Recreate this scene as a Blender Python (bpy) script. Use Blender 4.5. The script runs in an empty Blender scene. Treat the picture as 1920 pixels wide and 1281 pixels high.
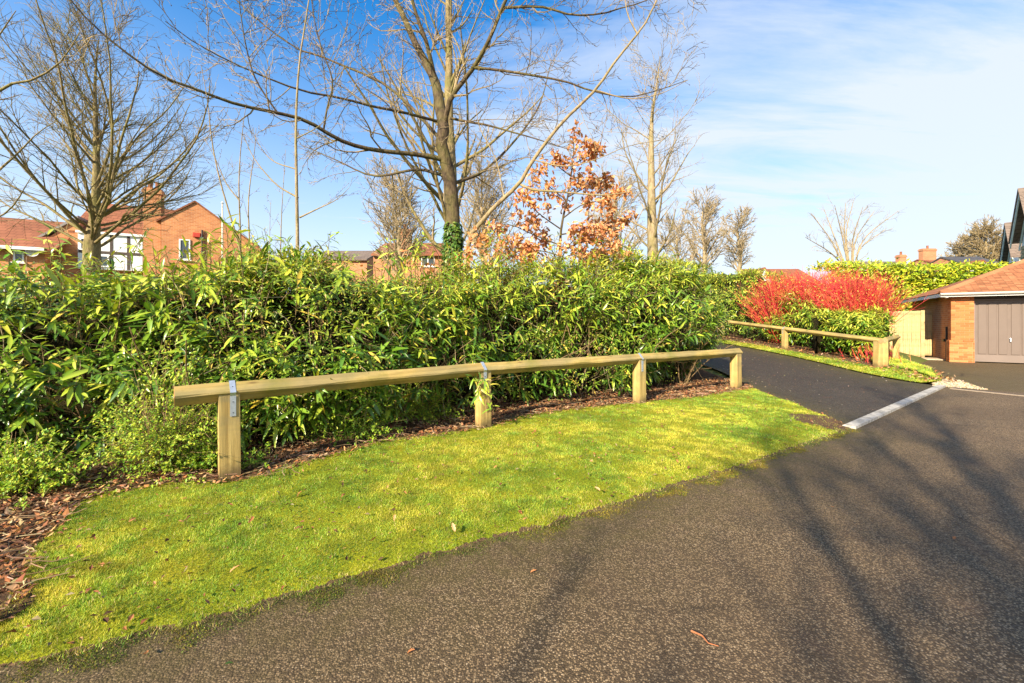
import bpy, bmesh, math, random
import numpy as np
from mathutils import Vector, Matrix

# ------------------------------------------------------------------ camera, sky, sun, exposure
scene = bpy.context.scene
col = scene.collection
random.seed(7)
rng = np.random.default_rng(11)
EYE = 1.35          # camera height
FPX = 780.0         # focal length in photo pixels (1920 wide)
HOR = 605.0         # horizon row in the photo
SUN_AZ = math.radians(215.0)      # direction towards the sun, clockwise from +Y
SUN_EL = math.radians(29.0)

cam_data = bpy.data.cameras.new("camera")
cam_data.sensor_width = 36.0
cam_data.lens = 36.0 * FPX / 1920.0
cam_data.shift_y = -(640.5 - HOR) / 1920.0
cam_data.clip_start = 0.05
cam_data.clip_end = 3000.0
cam = bpy.data.objects.new("camera", cam_data)
cam.location = (0, 0, EYE)
cam.rotation_euler = (math.radians(90), 0, 0)
col.objects.link(cam)
scene.camera = cam

world = bpy.data.worlds.new("World")
scene.world = world
world.use_nodes = True
wn, wl = world.node_tree.nodes, world.node_tree.links
wn.clear()
w_out = wn.new('ShaderNodeOutputWorld')
w_bg = wn.new('ShaderNodeBackground')
w_sky = wn.new('ShaderNodeTexSky')
w_sky.sky_type = 'NISHITA'
w_sky.sun_disc = False
w_sky.sun_elevation = SUN_EL
w_sky.sun_rotation = SUN_AZ
w_sky.air_density = 1.0
w_sky.dust_density = 0.6
w_sky.ozone_density = 2.5
SKY_STRENGTH = 0.12
w_bg.inputs['Strength'].default_value = SKY_STRENGTH
w_hs = wn.new('ShaderNodeHueSaturation')
w_hs.inputs['Saturation'].default_value = 1.42
w_hs.inputs['Value'].default_value = 1.12
wl.new(w_sky.outputs[0], w_hs.inputs['Color'])
w_tc = wn.new('ShaderNodeTexCoord')
w_sep = wn.new('ShaderNodeSeparateXYZ')
wl.new(w_tc.outputs['Generated'], w_sep.inputs[0])


def wmath(op, a, b=None, clamp=False):
    n = wn.new('ShaderNodeMath')
    n.operation = op
    n.use_clamp = clamp
    for i, v in enumerate((a, b)):
        if v is None:
            continue
        if isinstance(v, (int, float)):
            n.inputs[i].default_value = v
        else:
            wl.new(v, n.inputs[i])
    return n.outputs[0]


# thin high cloud: project the view direction on a flat layer, streaky noise, thicker towards +X
up_ = wmath('MAXIMUM', w_sep.outputs['Z'], 0.02)
den = wmath('ADD', up_, 0.12)
cx_ = wmath('DIVIDE', w_sep.outputs['X'], den)
cy_ = wmath('DIVIDE', w_sep.outputs['Y'], den)
w_comb = wn.new('ShaderNodeCombineXYZ')
wl.new(cx_, w_comb.inputs[0])
wl.new(cy_, w_comb.inputs[1])
w_map = wn.new('ShaderNodeMapping')
w_map.inputs['Rotation'].default_value = (0, 0, math.radians(28))
w_map.inputs['Scale'].default_value = (0.35, 1.5, 1)
wl.new(w_comb.outputs[0], w_map.inputs[0])
w_n1 = wn.new('ShaderNodeTexNoise')
w_n1.inputs['Scale'].default_value = 1.5
w_n1.inputs['Detail'].default_value = 9
w_n1.inputs['Roughness'].default_value = 0.62
w_n1.inputs['Distortion'].default_value = 0.5
wl.new(w_map.outputs[0], w_n1.inputs['Vector'])
w_n2 = wn.new('ShaderNodeTexNoise')
w_n2.inputs['Scale'].default_value = 0.55
w_n2.inputs['Detail'].default_value = 3
wl.new(w_comb.outputs[0], w_n2.inputs['Vector'])
east = wmath('MULTIPLY', w_sep.outputs['X'], 0.75)
veil = wmath('ADD', wmath('MULTIPLY', wmath('SUBTRACT', w_n1.outputs[0], 0.49), 2.9), wmath('MULTIPLY', wmath('SUBTRACT', w_n2.outputs[0], 0.5), 0.9))
veil = wmath('ADD', veil, wmath('ADD', east, 0.12), True)
hz = wmath('SUBTRACT', 1.0, wmath('DIVIDE', wmath('MAXIMUM', w_sep.outputs['Z'], 0.0), 0.62), True)
hz = wmath('POWER', hz, 1.5)
fac = wmath('ADD', wmath('MULTIPLY', veil, 0.8), wmath('MULTIPLY', hz, 1.15), True)
fac = wmath('MINIMUM', fac, 0.90)
w_mix = wn.new('ShaderNodeMix')
w_mix.data_type = 'RGBA'
wl.new(fac, w_mix.inputs['Factor'])
wl.new(w_hs.outputs[0], w_mix.inputs['A'])
CL = 0.445 / SKY_STRENGTH
w_mix.inputs['B'].default_value = (CL * 0.90, CL * 0.96, CL * 1.04, 1)
wl.new(w_mix.outputs['Result'], w_bg.inputs['Color'])
wl.new(w_bg.outputs[0], w_out.inputs['Surface'])

sun_data = bpy.data.lights.new("sun", 'SUN')
sun_data.energy = 5.0
sun_data.angle = math.radians(0.55)
sun_data.color = (1.0, 0.87, 0.66)
sun = bpy.data.objects.new("sun", sun_data)
to_sun = Vector((math.sin(SUN_AZ) * math.cos(SUN_EL), math.cos(SUN_AZ) * math.cos(SUN_EL), math.sin(SUN_EL)))
sun.rotation_euler = (-to_sun).to_track_quat('-Z', 'Y').to_euler()
sun.location = (-20, -25, 20)
col.objects.link(sun)

scene.view_settings.view_transform = 'Standard'
scene.view_settings.look = 'None'
scene.view_settings.exposure = 1.17
scene.view_settings.gamma = 1.0
scene.view_settings.use_curve_mapping = False
scene.cycles.max_bounces = 6
scene.cycles.transparent_max_bounces = 4


# ------------------------------------------------------------------ coordinates
def sstep(a, b, x):
    t = np.clip((np.asarray(x, float) - a) / (b - a), 0, 1)
    return t * t * (3 - 2 * t)


def hgt(x, y):
    """height of the ground: flat, with the side drive climbing gently"""
    x = np.asarray(x, float)
    y = np.asarray(y, float)
    r = np.clip(y - 9.3, 0, 15)
    r = 0.078 * r * r / (r + 1.6) 
    e = 3.2 * sstep(12.5, 16.0, y)
    return r * sstep(1.0, 4.2, x) * (1 - sstep(10.9, 13.0, x - e))


def G(px, py):
    d = FPX * EYE / (py - HOR)
    return ((px - 960) / FPX * d, d)


def A(px, py, d):
    return ((px - 960) / FPX * d, d, EYE + (HOR - py) / FPX * d)


_perm = rng.permutation(512)
_val = rng.random(512)


def vnoise(x, y, z=0.0):
    x, y, z = np.broadcast_arrays(np.asarray(x, float), np.asarray(y, float), np.asarray(z, float))
    xi, yi, zi = np.floor(x).astype(int), np.floor(y).astype(int), np.floor(z).astype(int)
    fx, fy, fz = x - xi, y - yi, z - zi
    fx, fy, fz = [f * f * (3 - 2 * f) for f in (fx, fy, fz)]

    def hsh(a, b, c):
        return _val[_perm[(_perm[(_perm[a & 511] + b) & 511] + c) & 511]]
    r = 0
    for dx in (0, 1):
        for dy in (0, 1):
            for dz in (0, 1):
                w = (fx if dx else 1 - fx) * (fy if dy else 1 - fy) * (fz if dz else 1 - fz)
                r = r + w * hsh(xi + dx, yi + dy, zi + dz)
    return r


def norm(v):
    return v / np.maximum(np.linalg.norm(v, axis=-1, keepdims=True), 1e-9)


def resample(pts, n):
    p = np.asarray(pts, float)
    d = np.r_[0, np.cumsum(np.linalg.norm(np.diff(p, axis=0), axis=1))]
    t = np.linspace(0, d[-1], n)
    return np.stack([np.interp(t, d, p[:, k]) for k in range(p.shape[1])], 1)


def smooth_path(pts, n):
    """Catmull-Rom through the points, n samples"""
    p = np.asarray(pts, float)
    q = np.vstack([2 * p[0] - p[1], p, 2 * p[-1] - p[-2]])
    out = []
    for i in range(len(p) - 1):
        a, b, c, d = q[i:i + 4]
        for t in np.linspace(0, 1, 12, endpoint=False):
            out.append(0.5 * (2 * b + (c - a) * t + (2 * a - 5 * b + 4 * c - d) * t * t + (3 * b - a - 3 * c + d) * t ** 3))
    out.append(p[-1])
    return resample(out, n)


# ------------------------------------------------------------------ materials
class NT:
    def __init__(self, name):
        self.m = bpy.data.materials.new(name)
        self.m.use_nodes = True
        self.t = self.m.node_tree
        self.n = self.t.nodes
        self.b = self.n['Principled BSDF']
        self.o = self.n['Material Output']

    def link(self, a, b):
        self.t.links.new(a, b)

    def new(self, kind, **kw):
        nd = self.n.new('ShaderNode' + kind)
        for k, v in kw.items():
            if k in nd.inputs:
                if hasattr(v, 'is_output'):
                    self.link(v, nd.inputs[k])
                else:
                    nd.inputs[k].default_value = v
            else:
                setattr(nd, k, v)
        return nd

    def coord(self, kind='Object', scale=(1, 1, 1), rot=(0, 0, 0)):
        tc = self.new('TexCoord')
        mp = self.new('Mapping')
        mp.inputs['Scale'].default_value = scale
        mp.inputs['Rotation'].default_value = rot
        self.link(tc.outputs[kind], mp.inputs[0])
        return mp.outputs[0]

    def noise(self, vec, scale, detail=4, rough=0.55, dist=0.0):
        nd = self.new('TexNoise', Scale=scale, Detail=detail, Roughness=rough, Distortion=dist)
        self.link(vec, nd.inputs['Vector'])
        return nd.outputs[0]

    def ramp(self, fac, stops, interp='LINEAR'):
        nd = self.new('ValToRGB')
        cr = nd.color_ramp
        cr.interpolation = interp
        while len(cr.elements) < len(stops):
            cr.elements.new(0.5)
        for e, (p, c) in zip(cr.elements, stops):
            e.position = p
            e.color = (c[0], c[1], c[2], 1) if not isinstance(c, (int, float)) else (c, c, c, 1)
        self.link(fac, nd.inputs[0])
        return nd.outputs[0]

    def mix(self, fac, a, b, mode='MIX'):
        nd = self.new('Mix', data_type='RGBA', blend_type=mode)
        for key, v in (('Factor', fac), ('A', a), ('B', b)):
            s = [i for i in nd.inputs if i.name == key and (i.type == 'RGBA' or key == 'Factor' and i.type == 'VALUE')][0]
            if hasattr(v, 'is_output'):
                self.link(v, s)
            elif isinstance(v, (int, float)):
                s.default_value = v
            else:
                s.default_value = (v[0], v[1], v[2], 1)
        return [o for o in nd.outputs if o.type == 'RGBA'][0]

    def math(self, op, a, b=0.0, clamp=False):
        nd = self.new('Math', operation=op, use_clamp=clamp)
        for i, v in enumerate((a, b)):
            if hasattr(v, 'is_output'):
                self.link(v, nd.inputs[i])
            else:
                nd.inputs[i].default_value = v
        return nd.outputs[0]

    def base(self, c):
        if hasattr(c, 'is_output'):
            self.link(c, self.b.inputs['Base Color'])
        else:
            self.b.inputs['Base Color'].default_value = (c[0], c[1], c[2], 1)

    def rough(self, r, spec=0.3):
        if hasattr(r, 'is_output'):
            self.link(r, self.b.inputs['Roughness'])
        else:
            self.b.inputs['Roughness'].default_value = r
        self.b.inputs['Specular IOR Level'].default_value = spec

    def bump(self, h, strength=0.4, dist=0.01):
        nd = self.new('Bump', Strength=strength, Distance=dist)
        self.link(h, nd.inputs['Height'])
        self.link(nd.outputs[0], self.b.inputs['Normal'])


def m_plain(name, c, rough=0.6, var=0.15, scale=8.0, spec=0.3, metal=0.0, bump=0.0):
    t = NT(name)
    n = t.noise(t.coord(), scale, 5)
    lo = tuple(max(0, v * (1 - var)) for v in c)
    hi = tuple(v * (1 + var) for v in c)
    t.base(t.ramp(n, [(0.3, lo), (0.7, hi)]))
    t.rough(rough, spec)
    t.b.inputs['Metallic'].default_value = metal
    if bump:
        t.bump(n, bump)
    return t.m


def m_leaf(name, rough=0.38, trans=0.28, spec=0.5, attr=True, stops=None):
    t = NT(name)
    if attr:
        at = t.new('Attribute', attribute_name='col')
        c = at.outputs['Color']
    else:
        oi = t.new('ObjectInfo')
        c = t.ramp(oi.outputs['Random'], stops)
    t.base(c)
    t.rough(rough, spec)
    tr = t.new('BsdfTranslucent')
    tc = t.mix(1.0, c, (1.25, 1.15, 0.5), 'MULTIPLY')
    t.link(tc, tr.inputs['Color'])
    ms = t.new('MixShader')
    ms.inputs[0].default_value = trans
    t.link(t.b.outputs[0], ms.inputs[1])
    t.link(tr.outputs[0], ms.inputs[2])
    t.link(ms.outputs[0], t.o.inputs['Surface'])
    return t.m


def m_bark(name, c1, c2, moss=(0.16, 0.17, 0.03), mossamt=0.5, scale=14):
    t = NT(name)
    v = t.coord('Object', (1, 1, 0.35))
    n = t.noise(v, scale, 6, 0.65)
    c = t.ramp(n, [(0.32, c1), (0.68, c2)])
    n2 = t.noise(t.coord(), 2.2, 4, 0.6)
    f = t.math('MULTIPLY', t.ramp(n2, [(0.45, 0.0), (0.62, 1.0)]), mossamt)
    t.base(t.mix(f, c, moss))
    t.rough(0.85, 0.2)
    t.bump(n, 1.0, 0.04)
    return t.m


def m_wood(name, c1, c2, algae=(0.17, 0.17, 0.03), amt=0.45, axis=0, bright=1.0):
    """weathered softwood, grain along a local axis"""
    t = NT(name)
    sc = [26, 26, 26]
    sc[axis] = 1.1
    v = t.coord('Object', tuple(sc))
    n = t.noise(v, 1.0, 7, 0.62, 0.4)
    v2 = t.coord('Object', (2.2, 2.2, 2.2))
    blot = t.noise(v2, 1.0, 5, 0.6)
    c = t.ramp(n, [(0.28, tuple(a * bright for a in c1)), (0.7, tuple(a * bright for a in c2))])
    c = t.mix(t.math('MULTIPLY', t.ramp(blot, [(0.48, 0.0), (0.7, 1.0)]), amt), c, algae)
    kn = t.new('TexVoronoi', Scale=1.0)
    sc3 = [7, 7, 7]
    sc3[axis] = 2.0
    t.link(t.coord('Object', tuple(sc3)), kn.inputs['Vector'])
    c = t.mix(t.ramp(kn.outputs['Distance'], [(0.05, 0.75), (0.13, 0.0)]), c, (0.10, 0.055, 0.02))
    # drying splits along the grain, and soil splashed on the lowest hand's breadth
    sc4 = [30, 30, 30]
    sc4[axis] = 0.7
    sp_ = t.noise(t.coord('Object', tuple(sc4)), 1.0, 3, 0.5, 0.3)
    c = t.mix(t.ramp(sp_, [(0.66, 0.0), (0.70, 0.8)]), c, (0.07, 0.045, 0.018))
    grey = t.noise(t.coord('Object', (1.3, 5, 5)), 1.0, 4, 0.6)
    c = t.mix(t.math('MULTIPLY', t.ramp(grey, [(0.46, 0.0), (0.62, 1.0)]), 0.6), c, (0.24, 0.20, 0.10))
    if axis == 2:
        sz_ = t.new('SeparateXYZ')
        t.link(t.coord(), sz_.inputs[0])
        dn_ = t.noise(t.coord('Object', (9, 9, 9)), 1.0, 5, 0.7)
        lim = t.math('SUBTRACT', t.math('MULTIPLY', dn_, 0.28), sz_.outputs[2])
        c = t.mix(t.math('MULTIPLY', t.ramp(lim, [(0.0, 0.0), (0.12, 1.0)]), 0.7), c, (0.13, 0.08, 0.035))
    t.base(c)
    t.rough(0.8, 0.2)
    t.bump(t.math('SUBTRACT', n, t.ramp(sp_, [(0.66, 0.0), (0.70, 0.6)])), 0.7, 0.006)
    return t.m


def m_brick(name, c1, c2, mortar, bw=0.225, bh=0.075):
    t = NT(name)
    tc = t.new('TexCoord')
    sp = t.new('SeparateXYZ')
    t.link(tc.outputs['Object'], sp.inputs[0])
    cb = t.new('CombineXYZ')
    t.link(t.math('ADD', sp.outputs[0], sp.outputs[1]), cb.inputs[0])
    t.link(sp.outputs[2], cb.inputs[1])
    br = t.new('TexBrick', Scale=1.0)
    br.inputs['Color1'].default_value = (*c1, 1)
    br.inputs['Color2'].default_value = (*c2, 1)
    br.inputs['Mortar'].default_value = (*mortar, 1)
    br.inputs['Mortar Size'].default_value = 0.007
    br.inputs['Brick Width'].default_value = bw
    br.inputs['Row Height'].default_value = bh
    t.link(cb.outputs[0], br.inputs['Vector'])
    n = t.noise(t.coord(), 1.3, 6, 0.6)
    c = t.mix(0.35, br.outputs['Color'], t.ramp(n, [(0.3, tuple(v * 0.7 for v in c1)), (0.7, tuple(min(1, v * 1.25) for v in c2))]))
    t.base(c)
    t.rough(0.88, 0.2)
    t.bump(br.outputs['Fac'], -0.5, 0.008)
    return t.m


def m_roof(name, c1, c2, pitch_len=0.3, wid=0.28):
    """interlocking tiles too far away to model: rows follow the height"""
    t = NT(name)
    tc = t.new('TexCoord')
    sp = t.new('SeparateXYZ')
    t.link(tc.outputs['Object'], sp.inputs[0])
    cb = t.new('CombineXYZ')
    t.link(t.math('ADD', sp.outputs[0], t.math('MULTIPLY', sp.outputs[1], 0.02)), cb.inputs[0])
    t.link(sp.outputs[2], cb.inputs[1])
    br = t.new('TexBrick', Scale=1.0)
    br.inputs['Color1'].default_value = (*c1, 1)
    br.inputs['Color2'].default_value = (*c2, 1)
    br.inputs['Mortar'].default_value = (*[v * 0.35 for v in c1], 1)
    br.inputs['Mortar Size'].default_value = 0.012
    br.inputs['Brick Width'].default_value = wid
    br.inputs['Row Height'].default_value = pitch_len * 0.6
    t.link(cb.outputs[0], br.inputs['Vector'])
    n = t.noise(t.coord(), 0.9, 6, 0.65)
    t.base(t.mix(0.4, br.outputs['Color'], t.ramp(n, [(0.3, tuple(v * 0.6 for v in c1)), (0.7, tuple(v * 1.3 for v in c2))])))
    t.rough(0.85, 0.25)
    t.bump(br.outputs['Fac'], -0.6, 0.03)
    return t.m


def m_asphalt(name, dark, tan, speck, cell, mossy=True, mottle=0.5):
    t = NT(name)
    v = t.coord()
    vo = t.new('TexVoronoi', Scale=cell)
    t.link(v, vo.inputs['Vector'])
    sp = t.new('SeparateColor')
    t.link(vo.outputs['Color'], sp.inputs[0])
    stone = t.ramp(sp.outputs[0], [(0.0, dark), (0.52, tuple(a * 1.4 for a in dark)), (0.66, tan), (0.92, tan), (0.97, speck)])
    edge = t.ramp(vo.outputs['Distance'], [(0.25, 0.0), (0.62, 1.0)])
    c = t.mix(t.math('MULTIPLY', edge, 0.75), stone, tuple(a * 0.55 for a in dark))
    big = t.noise(v, 0.9, 6, 0.62)
    c = t.mix(t.math('MULTIPLY', t.ramp(big, [(0.38, 1.0), (0.66, 0.0)]), mottle), c, tuple(a * 0.9 for a in dark))
    red = t.noise(v, 2.6, 3, 0.5)
    c = t.mix(t.math('MULTIPLY', t.ramp(red, [(0.62, 0.0), (0.75, 1.0)]), 0.25), c, (0.17, 0.085, 0.05))
    if mossy:
        at = t.new('Attribute', attribute_name='moss')
        mn = t.noise(v, 7.0, 6, 0.7)
        mf = t.math('MULTIPLY', at.outputs['Fac'], t.ramp(mn, [(0.30, 0.1), (0.6, 1.0)]))
        c = t.mix(mf, c, t.mix(t.noise(v, 40, 3), (0.035, 0.027, 0.009), (0.14, 0.115, 0.022)))
    st = t.noise(v, 0.33, 5, 0.6, 0.8)
    c = t.mix(t.math('MULTIPLY', t.ramp(st, [(0.42, 1.0), (0.58, 0.0)]), 0.25), c, tuple(a * 0.9 for a in dark))
    cr = t.new('TexVoronoi', Scale=0.42, feature='DISTANCE_TO_EDGE')
    t.link(t.mix(0.25, v, t.new('TexNoise', Scale=2.2, Detail=4).outputs[1]), cr.inputs['Vector'])
    ck = t.math('MULTIPLY', t.ramp(cr.outputs['Distance'], [(0.0, 1.0), (0.006, 0.0)]), t.ramp(t.noise(v, 0.6, 3), [(0.5, 0.0), (0.6, 0.7)]))
    c = t.mix(ck, c, tuple(a * 0.3 for a in dark))
    t.base(c)
    t.rough(t.ramp(sp.outputs[1], [(0, 0.55), (1, 0.95)]), 0.3)
    hh = t.math('SUBTRACT', sp.outputs[2], vo.outputs['Distance'])
    t.bump(hh, 0.75, 0.004)
    return t.m


M = {}
M['wood'] = m_wood('weathered_rail_wood', (0.24, 0.155, 0.042), (0.58, 0.42, 0.145), amt=0.8)
M['wood_post'] = m_wood('weathered_post_wood', (0.26, 0.17, 0.05), (0.60, 0.44, 0.165), amt=0.65, axis=2)
M['wood_end'] = m_plain('cut_end_grain', (0.50, 0.24, 0.11), 0.8, 0.2, 60)
M['galv'] = m_plain('galvanised_steel', (0.55, 0.60, 0.66), 0.42, 0.12, 40, 0.5, 0.65)
M['nail'] = m_plain('nail_steel', (0.10, 0.10, 0.11), 0.5, 0.1, 20, 0.5, 0.6)
M['gatewood'] = m_wood('gate_boards', (0.48, 0.31, 0.13), (0.66, 0.47, 0.24), amt=0.12, axis=2)
M['laurel'] = m_leaf('laurel_leaf_mass', 0.30, 0.22, 0.55)
M['laurel1'] = m_leaf('laurel_leaf_single', 0.28, 0.22, 0.6, False,
                      [(0.0, (0.07, 0.165, 0.014)), (0.35, (0.15, 0.27, 0.018)), (0.7, (0.29, 0.39, 0.028)), (0.95, (0.46, 0.47, 0.035)), (1.0, (0.6, 0.42, 0.04))])
M['shrub'] = m_leaf('small_shrub_leaf', 0.42, 0.3, 0.4)
M['oakleaf'] = m_leaf('dead_oak_leaf', 0.6, 0.25, 0.3)
M['oakleaf1'] = m_leaf('dead_oak_leaf_single', 0.6, 0.25, 0.3, False,
                       [(0.0, (0.36, 0.14, 0.05)), (0.5, (0.58, 0.26, 0.10)), (1.0, (0.74, 0.42, 0.20))])
M['grass'] = m_leaf('grass_blade', 0.6, 0.25, 0.2)
M['litter'] = m_leaf('leaf_litter', 0.75, 0.08, 0.2)
M['bark'] = m_bark('bark_olive', (0.13, 0.095, 0.045), (0.33, 0.25, 0.12), mossamt=0.45)
M['bark_dark'] = m_bark('bark_dark', (0.04, 0.028, 0.018), (0.15, 0.105, 0.06), (0.15, 0.14, 0.035), 0.45)
M['bark_pale'] = m_bark('bark_pale', (0.20, 0.15, 0.085), (0.42, 0.33, 0.20), (0.22, 0.19, 0.05), 0.6)
M['twig'] = m_bark('twig_brown', (0.20, 0.14, 0.075), (0.42, 0.32, 0.18), (0.20, 0.18, 0.06), 0.35)
M['twig_far'] = m_bark('twig_far', (0.26, 0.19, 0.11), (0.42, 0.33, 0.20), (0.30, 0.26, 0.12), 0.4)
M['bud'] = m_plain('winter_bud', (0.09, 0.045, 0.025), 0.6, 0.3, 30)
M['dogwood'] = m_leaf('dogwood_stem', 0.5, 0.0, 0.4)
M['stem'] = m_bark('shrub_stem', (0.12, 0.075, 0.04), (0.30, 0.20, 0.10), mossamt=0.3)
M['brick'] = m_brick('brick_orange', (0.38, 0.13, 0.05), (0.56, 0.24, 0.095), (0.50, 0.36, 0.24))
M['brick_far'] = m_brick('brick_far', (0.38, 0.15, 0.07), (0.46, 0.21, 0.10), (0.42, 0.3, 0.2))
M['white'] = m_plain('white_paint', (0.80, 0.80, 0.78), 0.45, 0.04, 5)
M['cream'] = m_plain('cream_render', (0.74, 0.70, 0.62), 0.7, 0.05, 5)
M['glass'] = m_plain('window_glass', (0.05, 0.065, 0.075), 0.06, 0.2, 1.5, 0.8)
M['roof_red'] = m_roof('roof_tiles_russet', (0.22, 0.08, 0.04), (0.31, 0.12, 0.06))
M['roof_brown'] = m_roof('roof_tiles_brown', (0.15, 0.11, 0.085), (0.21, 0.16, 0.125))
M['roof_dark'] = m_roof('roof_tiles_slate', (0.055, 0.055, 0.06), (0.10, 0.095, 0.1))
M['timber'] = m_plain('stained_timber', (0.075, 0.055, 0.045), 0.7, 0.2, 10)
M['lead'] = m_plain('grey_verge', (0.24, 0.21, 0.19), 0.7, 0.15, 6)
M['black'] = m_plain('black_plastic', (0.015, 0.015, 0.017), 0.4, 0.2, 10, 0.5)
M['alarm'] = m_plain('red_box', (0.45, 0.05, 0.03), 0.5, 0.1, 10)
M['door'] = m_plain('door_taupe', (0.155, 0.115, 0.092), 0.5, 0.06, 3, 0.4)
M['door_frame'] = m_plain('door_frame_taupe', (0.19, 0.145, 0.12), 0.5, 0.06, 3, 0.4)
M['teal'] = m_plain('sage_grey_boards', (0.60, 0.68, 0.65), 0.6, 0.08, 6)
M['bluepanel'] = m_plain('pale_blue_panel', (0.66, 0.74, 0.80), 0.6, 0.06, 6)
M['shingle'] = m_brick('pale_tile_hanging', (0.34, 0.28, 0.17), (0.42, 0.35, 0.22), (0.2, 0.16, 0.1), 0.17, 0.12)
M['concrete'] = m_plain('pale_concrete', (0.40, 0.37, 0.32), 0.85, 0.45, 14, 0.2, 0, 0.4)
M['slab'] = m_plain('buff_paving', (0.46, 0.38, 0.27), 0.85, 0.2, 12, 0.2, 0, 0.2)
M['pinkstrip'] = m_plain('buff_edging', (0.30, 0.235, 0.17), 0.85, 0.2, 18, 0.2, 0, 0.2)
M['road'] = m_asphalt('road_asphalt', (0.088, 0.057, 0.031), (0.46, 0.31, 0.165), (0.64, 0.47, 0.28), 135.0, mottle=0.36)
M['drive'] = m_asphalt('drive_tarmac', (0.042, 0.033, 0.025), (0.125, 0.095, 0.065), (0.36, 0.28, 0.19), 90.0)

t = NT('soil')
n = t.noise(t.coord(), 9, 7, 0.7)
t.base(t.ramp(n, [(0.3, (0.035, 0.02, 0.012)), (0.7, (0.15, 0.085, 0.045))]))
t.rough(0.95, 0.1)
t.bump(n, 0.9, 0.03)
M['soil'] = t.m

t = NT('turf_base')
n = t.noise(t.coord(), 3.0, 6, 0.65)
f = t.noise(t.coord(), 60, 5, 0.7)
c = t.ramp(n, [(0.3, (0.18, 0.25, 0.012)), (0.5, (0.30, 0.32, 0.014)), (0.7, (0.44, 0.38, 0.02))])
c = t.mix(t.ramp(f, [(0.4, 0.6), (0.6, 0.0)]), c, (0.07, 0.08, 0.01))
at = t.new('Attribute', attribute_name='soilmask')
sn = t.noise(t.coord(), 12, 5, 0.7)
sm = t.math('GREATER_THAN', t.math('ADD', at.outputs['Fac'], t.math('MULTIPLY', t.math('SUBTRACT', sn, 0.5), 0.9)), 0.5)
c = t.mix(sm, c, t.ramp(f, [(0.3, (0.05, 0.03, 0.018)), (0.7, (0.21, 0.13, 0.07))]))
t.base(c)
t.rough(0.95, 0.1)
t.bump(f, 0.9, 0.02)
M['turf'] = t.m

t = NT('meadow_ground')
n = t.noise(t.coord(), 0.4, 6, 0.65)
t.base(t.ramp(n, [(0.3, (0.06, 0.09, 0.02)), (0.7, (0.13, 0.14, 0.035))]))
t.rough(0.95, 0.1)
M['ground'] = t.m


# ------------------------------------------------------------------ mesh helpers
def mesh_np(name, V, F, mat, smooth=False, cols=None, attrs=None):
    """V (n,3); F list of int arrays (m,3) or (m,4)"""
    me = bpy.data.meshes.new(name)
    V = np.asarray(V, np.float32)
    me.vertices.add(len(V))
    me.vertices.foreach_set('co', V.ravel())
    loops = np.concatenate([np.asarray(f).ravel() for f in F]).astype(np.int32)
    sizes = np.concatenate([np.full(len(f), np.asarray(f).shape[1]) for f in F])
    starts = np.r_[0, np.cumsum(sizes)[:-1]].astype(np.int32)
    me.loops.add(len(loops))
    me.loops.foreach_set('vertex_index', loops)
    me.polygons.add(len(starts))
    me.polygons.foreach_set('loop_start', starts)
    me.polygons.foreach_set('use_smooth', np.full(len(starts), bool(smooth)))
    me.update(calc_edges=True)
    if cols is not None:
        a = me.color_attributes.new('col', 'FLOAT_COLOR', 'POINT')
        c4 = np.ones((len(V), 4), np.float32)
        c4[:, :3] = cols
        a.data.foreach_set('color', c4.ravel())
    for k, v in (attrs or {}).items():
        a = me.attributes.new(k, 'FLOAT', 'POINT')
        a.data.foreach_set('value', np.asarray(v, np.float32))
    me.materials.append(mat)
    return me


def tag(o, label=None, cat=None, group=None, kind=None):
    for k, v in (('label', label), ('category', cat), ('group', group), ('kind', kind)):
        if v:
            o[k] = v
    return o


def link(name, me, parent=None, loc=None):
    o = bpy.data.objects.new(name, me)
    col.objects.link(o)
    if parent is not None:
        o.parent = parent
    if loc is not None:
        o.location = loc
    return o


def thing(name, label, cat, loc=(0, 0, 0), rz=0.0, group=None):
    o = bpy.data.objects.new(name, None)
    o.empty_display_size = 0.2
    col.objects.link(o)
    o.location = loc
    o.rotation_euler = (0, 0, rz)
    return tag(o, label, cat, group)


def box_geo(x0, x1, y0, y1, z0, z1):
    V = np.array([[x, y, z] for z in (z0, z1) for y in (y0, y1) for x in (x0, x1)], float)
    F = np.array([[0, 2, 3, 1], [4, 5, 7, 6], [0, 1, 5, 4], [2, 6, 7, 3], [0, 4, 6, 2], [1, 3, 7, 5]])
    return V, F


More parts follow.
